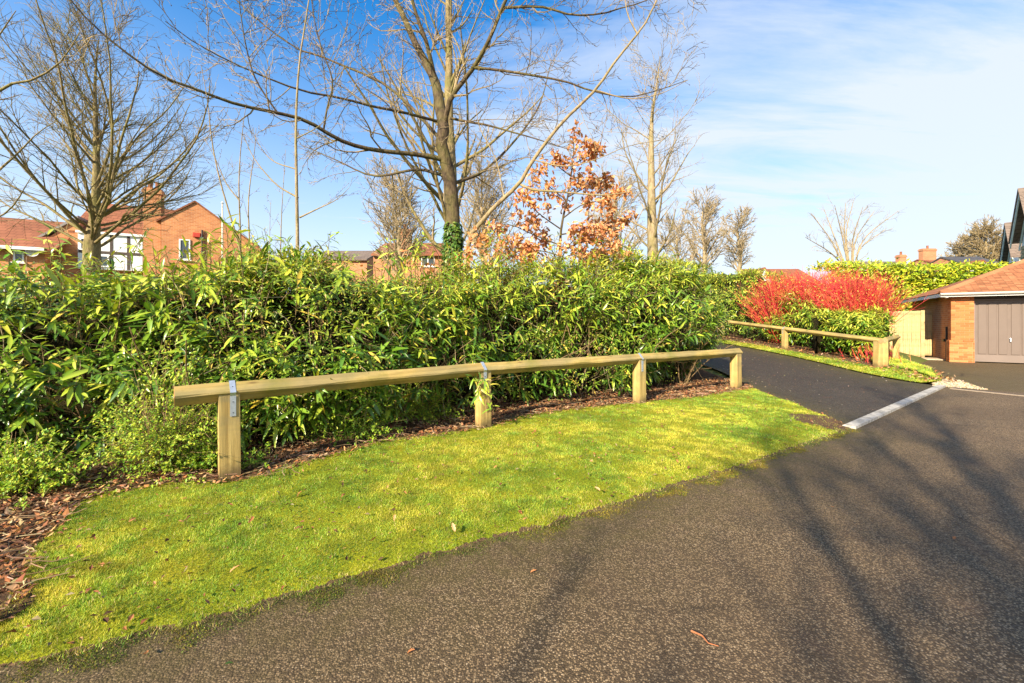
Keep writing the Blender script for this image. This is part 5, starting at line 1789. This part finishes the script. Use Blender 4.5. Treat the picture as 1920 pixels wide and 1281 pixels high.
while x_ < GW - 0.85:
    link('panel', pm_, door, (x_, 0.223, 0.29))
    x_ += 0.235 + (0.05 if q % 3 == 2 else 0)
    q += 1
hm = MB()
hm.add(*tubes(np.array([[[1.43, 0.222, 0.82], [1.43, 0.18, 0.82], [1.43, 0.172, 0.82]]]), np.array([[0.022, 0.022, 0.002]]), 10))
hm.box(1.415, 1.445, 0.165, 0.176, 0.72, 0.83)
hm.obj('handle', M['galv'], door)
# roof
OV, EZ = 0.34, 2.36
pitch = 0.43
x0, x1, y0_, y1_ = -OV, GW + OV, -0.30, GD + 0.3
hw = min((x1 - x0), (y1_ - y0_)) / 2
rz_ = EZ + hw * pitch
V = np.array([(x0, y0_, EZ), (x1, y0_, EZ), (x1, y1_, EZ), (x0, y1_, EZ), (x0 + hw, y0_ + hw, rz_), (x1 - hw, y0_ + hw + 0.05, rz_)])
rm = MB()
rm.add(V, [np.array([[0, 1, 5, 4]]), np.array([[1, 2, 5]]), np.array([[2, 3, 4, 5]]), np.array([[3, 0, 4]]), np.array([[3, 2, 1, 0]])])
roof = rm.obj('roof', m_roof('garage_roof_tiles', (0.29, 0.11, 0.05), (0.39, 0.16, 0.07)), gar)
fm = MB()
fm.box(x0 + 0.02, x1 - 0.02, y0_ + 0.02, y0_ + 0.045, EZ - 0.135, EZ - 0.022)
fm.obj('fascia', M['white'], roof)
MB().box(x0 + 0.02, x0 + 0.045, y0_ + 0.047, y1_ - 0.02, EZ - 0.135, EZ - 0.022).obj('fascia', M['white'], roof)
MB().box(x0 + 0.047, x1 - 0.02, y0_ + 0.047, 0.34, EZ - 0.06, EZ - 0.04).obj('soffit', M['timber'], roof)
MB().box(x0 + 0.047, 0.098, 0.342, y1_ - 0.02, EZ - 0.06, EZ - 0.04).obj('soffit', M['timber'], roof)
gt = MB()
gp_ = np.array([[[x0 + 0.0, y0_ - 0.03, EZ - 0.045], [x1, y0_ - 0.03, EZ - 0.045], [x1 + .01, y0_ - 0.03, EZ - 0.045]]])
gt.add(*tubes(gp_, np.full((1, 3), 0.045), 8))
gt.obj('gutter', m_plain('grey_gutter', (0.42, 0.38, 0.33), 0.5, 0.1, 8), roof)
# plain clay tiles on the front slope
t = NT('clay_tile')
oi = t.new('ObjectInfo')
cc = t.ramp(oi.outputs['Random'], [(0.0, (0.24, 0.09, 0.038)), (0.5, (0.34, 0.135, 0.058)), (1.0, (0.46, 0.20, 0.09))])
nn = t.noise(t.coord(), 30, 5)
t.base(t.mix(t.ramp(nn, [(0.35, 0.5), (0.65, 0.0)]), cc, (0.20, 0.10, 0.05)))
t.rough(0.85, 0.2)
M['tile'] = t.m
tile_me = MB().box(0.002, 0.163, 0, 0.13, 0.0, 0.014).mesh('tile', M['tile'])
pa = math.atan(pitch)
gauge = 0.10
rest = MB()
cnt = 0
rows_ = int(hw / math.cos(pa) / gauge)
for r_ in range(rows_):
    sl_ = r_ * gauge
    yy_ = y0_ + sl_ * math.cos(pa)
    zz_ = EZ + sl_ * math.sin(pa)
    xa = x0 + sl_ * math.cos(pa)
    xb = x1 - sl_ * math.cos(pa)
    x_ = xa + (0.0825 if r_ % 2 else 0.0) 
    while x_ + 0.165 < xb:
        jz = random.uniform(0, 0.004)
        if x_ < 1.75 and cnt < 296:
            o = link('tile', tile_me, roof, (x_, yy_ - 0.03, zz_ + 0.004 + jz))
            o.rotation_euler = (pa - 0.07, 0, random.uniform(-.01, .01))
            cnt += 1
        else:
            V, F = box_geo(0.002, 0.163, 0, 0.13, 0.0, 0.014)
            ca, sa_ = math.cos(pa - 0.07), math.sin(pa - 0.07)
            W = np.stack([V[:, 0] + x_, V[:, 1] * ca - V[:, 2] * sa_ + yy_ - 0.03, V[:, 1] * sa_ + V[:, 2] * ca + zz_ + 0.004 + jz], 1)
            rest.add(W, F)
        x_ += 0.165
tag(rest.obj('remaining_tiles', roof.data.materials[0], roof), kind='stuff')
# hip tiles on the front left hip
hd = Vector((hw, hw, rz_ - EZ))
hl = hd.length
hme = MB().prism([(-0.11, -0.05), (0, 0.03), (0.11, -0.05), (0.11, -0.065), (0, 0.012), (-0.11, -0.065)], 'x', 0, 0.33).mesh('hip_tile', M['tile'])
for q in range(int(hl / 0.29)):
    p_ = Vector((x0, y0_, EZ + 0.045)) + hd.normalized() * 0.29 * q
    o = link('hip_tile', hme, roof, p_)
    o.rotation_euler = (0, -math.asin(hd.z / hl) - 0.02, math.atan2(hd.y, hd.x))
# lamp under the eave corner, drainpipe and tap
lm = MB()
lm.add(*tubes(np.array([[[-.16, -.2, 2.30], [-.16, -.2, 2.27], [-.16, -.2, 2.24], [-.16, -.2, 2.20], [-.16, -.2, 2.185]]]), np.array([[.03, .03, .075, .06, .005]]), 12))
lm.obj('eave_lamp', M['white'], gar, True)
MB().add(*tubes(np.array([[[0.04, 0.62, 0.0], [0.04, 0.62, 0.6], [0.04, 0.62, 1.15], [0.04, 0.62, 1.2]]]), np.full((1, 4), 0.034), 8)).obj('waste_pipe', M['black'], gar, True)
MB().box(0.03, 0.098, 0.92, 1.04, 0.66, 0.76).obj('meter_box', M['black'], gar)

# board fence and gate beside the garage
def local(u, v, z=0.0):
    return (15.09 + u * math.cos(TH) + v * math.sin(TH), 14.3 - u * math.sin(TH) + v * math.cos(TH), z)


bf = thing('board_fence', 'pale new close board timber fence between dogwood and garage', 'fence', local(-1.9, 1.65, 0.0), -TH)
bme = MB().box(0, 0.121, 0, 0.02, 0.03, 1.80).mesh('board', M['gatewood'], bevel=0.003)
for q in range(12):
    o = link('board', bme, bf, (q * 0.1235, (q % 2) * 0.012, random.uniform(-0.006, 0.006)))
MB().box(0.0, 1.48, 0.036, 0.08, 0.3, 0.4).obj('rail', M['gatewood'], bf)
MB().box(0.0, 1.48, 0.036, 0.08, 1.4, 1.5).obj('rail', M['gatewood'], bf)
MB().box(1.485, 1.585, -0.02, 0.08, 0.0, 1.82).obj('post', M['gatewood'], bf)
gt_ = thing('garden_gate', 'shaded board gate set back between the pale fence and garage wall', 'gate', local(-0.30, 2.5, 0.0), -TH)
for q in range(3):
    link('board', bme, gt_, (q * 0.1235, 0, 0.02))
MB().box(0.0, 0.37, 0.022, 0.06, 0.3, 0.4).obj('rail', M['gatewood'], gt_)
MB().box(0.0, 0.37, 0.022, 0.06, 1.4, 1.5).obj('rail', M['gatewood'], gt_)
pv = thing('paving', None, None, local(-1.75, 0.7, 0.0), -TH)
tag(pv, kind='structure')
slm = MB().box(0.004, 0.596, 0.004, 0.446, 0.0, 0.045).mesh('paving_slab', M['slab'], bevel=0.004)
for q in range(3):
    for r_ in range(2):
        link('paving_slab', slm, pv, (q * 0.6, r_ * 0.45, -0.02))


# ------------------------------------------------------------------ houses
def window(parent, x0, x1, y, z0, z1, mat=None, mull=1, sill=True, axis='y'):
    """casement in a wall that faces -y (local)"""
    m = MB()
    w = 0.06
    m.box(x0, x0 + w, y - 0.05, y + 0.02, z0, z1).box(x1 - w, x1, y - 0.05, y + 0.02, z0, z1)
    m.box(x0 + w, x1 - w, y - 0.048, y + 0.02, z1 - w, z1 - 0.001).box(x0 + w, x1 - w, y - 0.048, y + 0.02, z0 + 0.001, z0 + w)
    for q in range(mull):
        xm = x0 + (x1 - x0) * (q + 1) / (mull + 1)
        m.box(xm - 0.03, xm + 0.03, y - 0.046, y + 0.02, z0 + w + .001, z1 - w - .001)
    f = m.obj('window', mat or M['white'], parent)
    MB().box(x0 + w, x1 - w, y - 0.015, y - 0.008, z0 + w, z1 - w).obj('pane', M['glass'], f)
    if sill:
        MB().box(x0 - 0.06, x1 + 0.06, y - 0.11, y - 0.001, z0 - 0.06, z0 - 0.002).obj('sill', M['white'], f)
    return f


def gable_roof(parent, name, x0, x1, y0, y1, ez, rz, mat, ridge='x', ov=0.3, th=0.12, peak=None):
    """pitched roof slabs; ridge along local x or y"""
    m = MB()
    if ridge == 'x':
        ym = (y0 + y1) / 2 if peak is None else peak
        s0 = (rz - ez) / (ym - y0)
        s1 = (rz - ez) / (y1 - ym)
        m.prism([(y0 - ov, ez - ov * s0), (ym, rz), (y1 + ov, ez - ov * s1), (y1 + ov, ez - ov * s1 - th), (ym, rz - th * 1.2), (y0 - ov, ez - ov * s0 - th)], 'x', x0 - 0.08, x1 + 0.08)
    else:
        xm = (x0 + x1) / 2 if peak is None else peak
        s0 = (rz - ez) / (xm - x0)
        s1 = (rz - ez) / (x1 - xm)
        m.prism([(x0 - ov, ez - ov * s0), (xm, rz), (x1 + ov, ez - ov * s1), (x1 + ov, ez - ov * s1 - th), (xm, rz - th * 1.2), (x0 - ov, ez - ov * s0 - th)], 'y', y0 - 0.08, y1 + 0.08)
    return m.obj(name, mat, parent)


def chimney(parent, x, y, z0, z1, w=0.7, d=0.6, mat=None, pots=2):
    m = MB()
    m.box(x - w / 2, x + w / 2, y - d / 2, y + d / 2, z0, z1 - 0.3)
    m.box(x - w / 2 - 0.06, x + w / 2 + 0.06, y - d / 2 - 0.06, y + d / 2 + 0.06, z1 - 0.298, z1 - 0.12)
    m.box(x - w / 2, x + w / 2, y - d / 2, y + d / 2, z1 - 0.118, z1)
    c_ = m.obj('chimney', mat or M['brick'], parent)
    for q in range(pots):
        px_ = x + (q - (pots - 1) / 2) * 0.32
        MB().add(*tubes(np.array([[[px_, y, z1], [px_, y, z1 + 0.2], [px_, y, z1 + 0.4], [px_, y, z1 + 0.41]]]), np.array([[.12, .11, .12, .09]]), 10)).obj('chimney_pot', M['roof_red'], c_)
    return c_


# brick house at the left: its front is turned a little, the left end nearer
HZ = 22.0
PHI = math.radians(27)
cP, sP = math.cos(PHI), math.sin(PHI)
ox, oy = (300 - 960) / FPX * HZ, HZ
h1 = thing('brick_house', 'large orange brick house with russet roofs and white bay behind the fan shaped tree', 'house', (ox, oy, 0), PHI)


def UT(px, v0=0.0):
    """column of the photo -> distance along the house front (plane v0) and depth"""
    k_ = (px - 960) / FPX
    # t*k = ox + u*c - v0*s ; t = oy + u*s + v0*c
    u_ = ((oy + v0 * cP) * k_ - ox + v0 * sP) / (cP - sP * k_)
    return u_, oy + u_ * sP + v0 * cP


def X(px, v0=0.0):
    return UT(px, v0)[0]


def Z_(px, py, v0=0.0):
    return EYE + (HOR - py) / FPX * UT(px, v0)[1]


gx0, gx1, gxm = X(302), X(488), X(366)
ga, gl, gr = Z_(366, 380), Z_(302, 412), Z_(488, 468)
MB().prism([(gx0, -0.1), (gx1, -0.1), (gx1, gr), (gxm, ga), (gx0, gl)], 'y', 0.0, 6.0).obj('gable_wall', M['brick'], h1)
s0, s1 = (ga - gl) / (gxm - gx0), (ga - gr) / (gx1 - gxm)
r = MB()
r.prism([(gx0 - 0.2, gl + 0.01 - 0.2 * s0), (gxm, ga + 0.01), (gxm, ga + 0.11), (gx0 - 0.2, gl + 0.11 - 0.2 * s0)], 'y', -0.07, 6.2)
r.prism([(gxm, ga + 0.01), (gx1 + 0.25, gr + 0.01 - 0.25 * s1), (gx1 + 0.25, gr + 0.11 - 0.25 * s1), (gxm, ga + 0.11)], 'y', -0.07, 6.2)
tag(r.obj('gable_roof', M['roof_red'], h1))
window(h1, X(336), X(357), -0.004, Z_(346, 487), Z_(346, 449), None, 0)
MB().box(X(362), X(377), -0.12, -0.004, Z_(370, 446), Z_(370, 437)).obj('alarm_box', M['alarm'], h1, bevel=0.03)
MB().add(*tubes(np.array([[[X(379.5), -0.07, 0], [X(379.5), -0.07, 3], [X(379.5), -0.07, Z_(379, 432)]]]), np.full((1, 3), 0.045), 8)).obj('downpipe', M['timber'], h1)
# middle range
v1 = 0.9
me_ = Z_(225, 437, v1)
rz1 = Z_(225, 384, 3.4)
MB().box(X(150, v1), gx0 - 0.005, v1, 6.0, -0.1, me_).obj('wall', M['brick'], h1)
MB().prism([(v1 - 0.4, me_ - 0.12), (3.4, rz1), (6.4, me_ - 0.12), (6.4, me_ - 0.24), (3.4, rz1 - 0.15), (v1 - 0.4, me_ - 0.24)], 'x', X(135, v1), gxm - 0.3).obj('roof', M['roof_red'], h1)
chimney(h1, X(289, 0.5), 0.5, Z_(289, 520, 0.5), Z_(289, 356, 0.5), 0.72, 0.7, M['brick'])
vb = 0.25
bw = MB().box(X(146, vb), X(272, vb), vb, 0.895, Z_(210, 506, vb), me_ - 0.25).obj('bay', M['white'], h1)
MB().box(X(143, vb), X(275, vb), 0.14, 0.47, me_ - 0.245, me_ - 0.13).obj('bay_fascia', M['white'], bw)
zb0, zb1 = Z_(210, 505, vb), me_ - 0.26
for px_ in (181, 209, 241, 270):
    MB().box(X(px_, vb) - 0.06, X(px_, vb) + 0.06, 0.235, 0.249, zb0, zb1).obj('bay_batten', M['timber'], bw)
MB().box(X(147, vb), X(271, vb), 0.226, 0.2345, Z_(210, 477, vb), Z_(210, 472, vb)).obj('bay_batten', M['timber'], bw)
window(bw, X(186, vb), X(205, vb), 0.232, Z_(195, 501, vb), Z_(195, 479, vb), None, 0, False)
window(bw, X(150, vb), X(164, vb), 0.246, Z_(157, 469, vb), Z_(157, 446, vb), None, 0, False)
# left gabled wing
v2 = 0.5
MB().prism([(X(80, v2), -0.1), (X(150, v2) - 0.004, -0.1), (X(150, v2) - 0.004, Z_(150, 418, v2)), (X(128, v2), Z_(128, 420, v2)), (X(80, v2), Z_(80, 453, v2))], 'y', v2, 5.0).obj('wing_wall', M['brick'], h1)
MB().prism([(X(52, v2), Z_(52, 459, v2)), (X(128, v2), Z_(128, 420, v2)), (X(148, v2), Z_(148, 410, v2)), (X(148, v2), Z_(148, 405, v2)), (X(128, v2), Z_(128, 415, v2)), (X(52, v2), Z_(52, 454, v2))], 'y', v2 - 0.1, 5.0).obj('verge', M['lead'], h1)
# left low range
v3 = -0.35
ez3, rz3 = Z_(40, 462, v3), Z_(60, 412, 2.4)
MB().box(X(-160, v3), X(84, v3), v3, 4.0, -0.1, ez3).obj('wall', M['brick'], h1)
MB().prism([(v3 - 0.4, ez3 - 0.05), (2.4, rz3), (5.4, ez3 - 0.05), (5.4, ez3 - 0.17), (2.4, rz3 - 0.15), (v3 - 0.4, ez3 - 0.17)], 'x', X(-170, v3), X(114, v3)).obj('roof', M['roof_red'], h1)
MB().box(X(-170, v3), X(92, v3), v3 - 0.45, v3 - 0.41, ez3 - 0.2, ez3 - 0.06).obj('fascia', M['white'], h1)
window(h1, X(26, v3), X(46, v3), v3 - 0.002, Z_(36, 492, v3), ez3 - 0.22, None, 0)
window(h1, X(8, v3), X(32, v3), v3 - 0.002, Z_(20, 556, v3), Z_(20, 522, v3), None, 1)
dish = MB()
dx_, dz_ = X(69, v3), Z_(69, 474, v3)
dish.add(*tubes(np.array([[[dx_, v3 - 0.40, dz_], [dx_, v3 - 0.28, dz_], [dx_, v3 - 0.22, dz_], [dx_, v3 - 0.1, dz_ - 0.08], [dx_, v3 + 0.01, dz_ - 0.1]]]), np.array([[0.24, 0.17, 0.02, 0.02, 0.02]]), 16))
dish.obj('satellite_dish', m_plain('dish_grey', (0.5, 0.5, 0.48), 0.5, 0.05), h1)
# white pole at the corner of the house plot
pole = thing('pole', 'thin white upright pole before the gable of the brick house', 'pole', (*A(417, 605, 17)[:2], 0))
MB().add(*tubes(np.array([[[0, 0, 0], [0, 0, 2], [0, 0, 4.2], [0, 0, A(417, 382, 17)[2]]]]), np.array([[.042, .038, .034, .03]]), 8)).obj('shaft', M['cream'], pole)
MB().add(*tubes(np.array([[[0, 0, A(417, 382, 17)[2]], [0, 0, A(417, 380, 17)[2]], [0, 0, A(417, 378, 17)[2]]]]), np.array([[.05, .05, .01]]), 8)).obj('cap', M['white'], pole)


def simple_house(label, px0, px1, d, py_eave, py_ridge, roofm, wallm, ridge='x', depth=7, chim=(), wins=(), peak=None):
    K_ = d / FPX
    xa = (px0 - 960) * K_
    h = thing('distant_house', label, 'house', (xa, d, 0), 0, 'houses beyond the hedges')
    w = (px1 - px0) * K_
    ez, rz = EYE + (HOR - py_eave) * K_, EYE + (HOR - py_ridge) * K_
    if ridge == 'x':
        MB().prism([(0, -0.1), (depth, -0.1), (depth, ez), (depth / 2, rz - 0.2), (0, ez)], 'x', 0, w).obj('wall', wallm, h)
        rf = gable_roof(h, 'roof', 0, w, 0, depth, ez + 0.06, rz, roofm, 'x')
    else:
        pk = w / 2 if peak is None else (peak - px0) * K_
        MB().prism([(0, -0.1), (w, -0.1), (w, ez), (pk, rz - 0.2), (0, ez)], 'y', 0, depth).obj('wall', wallm, h)
        rf = gable_roof(h, 'roof', 0, w, 0, depth, ez + 0.06, rz, roofm, 'y', peak=pk)
    for (cpx, cw, cpy) in chim:
        chimney(h, (cpx - px0) * K_, depth * 0.45, ez, EYE + (HOR - cpy) * K_, cw, 0.6, M['brick_far'], 1)
    for (a_, b_, c_, d_) in wins:
        window(h, (a_ - px0) * K_, (b_ - px0) * K_, -0.004, EYE + (HOR - d_) * K_, EYE + (HOR - c_) * K_, None, 1)
    return h


simple_house('house with brown tiled roof just visible above the hedge past the pale sapling', 575, 688, 38, 486, 456, M['roof_brown'], M['brick_far'], 'x', 8, [(693, 0.7, 470)])
simple_house('brick house with a chimney behind the bare twigs left of the great tree', 700, 832, 30, 476, 441, M['roof_red'], M['brick_far'], 'x', 6, [(742, 0.95, 415)], [(790, 815, 478, 500)])
simple_house('low house with reddish roof behind the crimson dogwood', 1425, 1535, 48, 528, 497, M['roof_red'], M['cream'], 'x', 7)
simple_house('small white gabled house end peeping over the dogwoods', 1422, 1446, 42, 522, 501, M['roof_red'], M['white'], 'y', 5)
simple_house('house with dark roof and square red chimney above the clipped hedge', 1640, 1730, 48, 505, 482, M['roof_brown'], M['cream'], 'x', 7, [(1737, 0.8, 470)])
simple_house('house with red gable and broad chimney above the clipped hedge', 1774, 1826, 50, 496, 478, M['roof_red'], M['brick_far'], 'x', 7, [(1788, 1.7, 458)])
simple_house('house with slate dark roof nearest above the garage hip', 1826, 1900, 46, 500, 472, M['roof_dark'], M['brick_far'], 'x', 7)
simple_house('little red tiled porch gable before the slate roofed house', 1822, 1862, 42, 502, 487, M['roof_red'], M['cream'], 'y', 3)

# neighbouring house beyond the garage: grey green boarded gables seen from the side
nh = thing('gabled_house', 'tall house with sage grey boarded gables rising behind the garage roof', 'house', (0, 0, 0), 0)


BOXF = np.array([[0, 1, 2, 3], [7, 6, 5, 4], [0, 4, 5, 1], [3, 2, 6, 7], [0, 3, 7, 4], [1, 5, 6, 2]])


def slab4(q4, off_):
    """quad thickened along off_"""
    q4 = np.asarray(q4, float)
    return np.vstack([q4, q4 + np.asarray(off_)]), BOXF


def gable_bay(px_tip, py_tip, px_foot, py_foot, d, dd):
    """boarded gable seen at a grazing angle: far verge climbs from foot to tip"""
    tip = np.array(A(px_tip, py_tip, d))
    foot = np.array(A(px_foot, py_foot, d + dd))
    hv = np.array([tip[0] - foot[0], tip[1] - foot[1], 0.0])
    foot2 = foot + 2 * hv
    e = norm(np.array([-hv[1], hv[0], 0.0]))
    if e[0] < 0:
        e = -e
    dn = np.array([0, 0, -1.0])
    for a_, b_ in ((foot, tip), (tip, foot2)):
        MB().add(*slab4([a_, b_, b_ + dn * 0.24, a_ + dn * 0.24], e * 0.05)).obj('barge_board', M['teal'], nh)
        MB().add(*slab4([a_ + dn * 0.26 + e * 0.3, b_ + dn * 0.26 + e * 0.3, b_ + dn * 0.40 + e * 0.3, a_ + dn * 0.40 + e * 0.3], e * 0.05)).obj('inner_board', M['teal'], nh)
        MB().add(*slab4([a_ - e * 0.05, b_ - e * 0.05, b_ + e * 7, a_ + e * 7], -dn * 0.08)).obj('roof_slope', M['roof_brown'], nh)
    i_ = e * 0.36
    w0, w1 = foot + hv * 0.16 + i_, foot2 - hv * 0.16 + i_
    tz = tip + i_ + dn * 0.42
    V = np.array([[w0[0], w0[1], 0], [w1[0], w1[1], 0], [w1[0], w1[1], foot[2] - 0.1], tz, [w0[0], w0[1], foot[2] - 0.1]])
    V = np.vstack([V, V + e * 6])
    MB().add(V, [np.array([[0, 1, 2, 3, 4]]), np.array([[9, 8, 7, 6, 5]]), np.array([[0, 4, 9, 5]]), np.array([[1, 6, 7, 2]]), np.array([[0, 5, 6, 1]]), np.array([[4, 3, 8, 9]]), np.array([[3, 2, 7, 8]])]).obj('boarded_wall', M['bluepanel'], nh)
    # courses of pale hanging tiles below the foot of the verge
    hn = norm(hv)
    q0 = w0 - e * 0.03 + hn * 0.02
    nrow = 6
    for r_ in range(nrow):
        zt = foot[2] - 0.22 - r_ * 0.2
        MB().add(*slab4([[q0[0], q0[1], zt], [q0[0] + hn[0] * 1.0, q0[1] + hn[1] * 1.0, zt], [q0[0] + hn[0] * 1.0 - e[0] * .03, q0[1] + hn[1] * 1.0 - e[1] * .03, zt - 0.19], [q0[0] - e[0] * .03, q0[1] - e[1] * .03, zt - 0.19]], e * 0.02)).obj('hanging_tile', M['shingle'], nh)


gable_bay(1911, 356, 1893, 458, 20.5, 1.3)
gable_bay(1885, 420, 1874, 497, 27.0, 1.6)

# ------------------------------------------------------------------ odds and ends on the ground
fg = np.random.default_rng(15)
loose = [(620, 905), (640, 912), (560, 935), (760, 935), (300, 960), (250, 985), (470, 990), (345, 945), (600, 985), (830, 880), (985, 985), (1045, 905), (1180, 905), (1120, 925), (850, 1000), (1270, 872), (1210, 800), (1340, 800), (740, 985), (440, 1085), (930, 880), (700, 1030)]
lm3 = []
for dr_ in (-0.35, 0.2, 0.5):
    V, F, C = leaves(np.array([[-0.5, 0, 0.05]]), np.array([[1.0, 0, 0]]), np.array([[0, 0, 1.0]]), 1.0, 0.55, dr_, 0.5, None, OAKP)
    lm3.append(mesh_np('fallen_leaf', V, [F], M['oakleaf1']))
for q, (px_, py_) in enumerate(loose):
    p_ = G(px_, py_ + 12)
    o = link('fallen_leaf', lm3[q % 3], None, (p_[0], p_[1], 0.085))
    o.rotation_euler = (fg.normal() * 0.25, fg.normal() * 0.25, fg.random() * 6.28)
    s_ = 0.03 + 0.02 * fg.random()
    o.scale = (s_, s_, s_)
    tag(o, 'single brown dead leaf lying on the verge grass', 'leaf', 'brown leaves fallen on the verge')
for q, (px_, py_) in enumerate([(275, 1232), (1000, 1075), (770, 1225), (1560, 955), (1790, 1012)]):
    p_ = G(px_, py_)
    o = link('fallen_leaf', lm3[q % 3], None, (p_[0], p_[1], 0.012))
    o.rotation_euler = (fg.normal() * 0.1, fg.normal() * 0.1, fg.random() * 6.28)
    o.scale = (0.035, 0.035, 0.035)
    tag(o, 'small dead leaf lying on the dark asphalt', 'leaf', 'dead leaves on the asphalt')
p_ = G(430, 1250)
o = link('fallen_leaf', mesh_np('fallen_leaf', *[leaves(np.array([[-0.5, 0, 0.1]]), np.array([[1.0, 0, 0]]), np.array([[0, 0, 1.0]]), 1.0, 0.4, 0.2, 0.5, None, PROF5)[0], [leaves(np.array([[-0.5, 0, 0.1]]), np.array([[1.0, 0, 0]]), np.array([[0, 0, 1.0]]), 1.0, 0.4, 0.2, 0.5, None, PROF5)[1]]], M['laurel1']), None, (p_[0], p_[1], 0.012))
o.scale = (0.035, 0.035, 0.035)
o.rotation_euler = (0.2, 0.3, 1.0)
tag(o, 'fresh green laurel leaf dropped on the asphalt by the verge', 'leaf')
a_, b_ = np.array(G(1298, 1190)), np.array(G(1345, 1218))
tw = np.linspace(0, 1, 6)[:, None]
P = np.concatenate([a_ + (b_ - a_) * tw + 0.006 * fg.normal(size=(6, 2)), np.full((6, 1), 0.012)], 1)
tw_o = MB().add(*tubes(P[None], rad(.005, .002, 6)[None], 5)).obj('fallen_twig', m_plain('rusty_twig', (0.36, 0.13, 0.05), 0.8, 0.2, 30))
tag(tw_o, 'rust coloured twig lying on the asphalt', 'twig')
# sticks among the litter and pale flecks on the side drive
for q, (p0_, p1_, lab) in enumerate([((1020, 752), (1060, 722), 'bare dead stick leaning out of the litter between the second and third post'), ((455, 905), (600, 868), 'long thin dead stick lying beside the plated end post')]):
    a_, b_ = np.array(G(*p0_)), np.array(G(*p1_))
    z1_ = 0.32 if q == 0 else 0.1
    if q == 0:
        b_ = a_ + np.array([0.32, 0.05])
    P = np.concatenate([a_ + (b_ - a_) * tw + 0.01 * fg.normal(size=(6, 2)), (0.07 + (z1_ - 0.07) * tw)], 1)
    o = MB().add(*tubes(P[None], rad(.008, .004, 6)[None], 5)).obj('dead_stick', M['stem'])
    tag(o, lab, 'stick')
Nd = 260
s_ = fg.random(Nd)
i0 = (s_ * 38).astype(int)
tt = fg.random(Nd)[:, None]
P2 = dl[i0] * (1 - tt) + dr[i0] * tt + fg.normal(size=(Nd, 2)) * 0.05
B = np.concatenate([P2, (hgt(P2[:, 0], P2[:, 1]) + 0.018)[:, None]], 1)
az = fg.random(Nd) * 6.28
V, F, C = leaves(B, np.stack([np.cos(az), np.sin(az), 0 * az], 1), np.tile([0.1, 0, 1.0], (Nd, 1)), 0.02 + 0.045 * fg.random(Nd) ** 2, 0.02, 0.2, 0.3, pick([(0.5, 0.38, 0.25), (0.36, 0.2, 0.1), (0.6, 0.52, 0.42)], [2, 2, 1], Nd, fg), ((0, 0.1), (0.5, 1.0), (1.0, 0.1)))
tag(link('drive_leaf_flecks', mesh_np('drive_leaf_flecks', V, [F], M['litter'], False, C)), 'scattered pale leaf scraps on the dark side drive', 'leaf litter', kind='stuff')
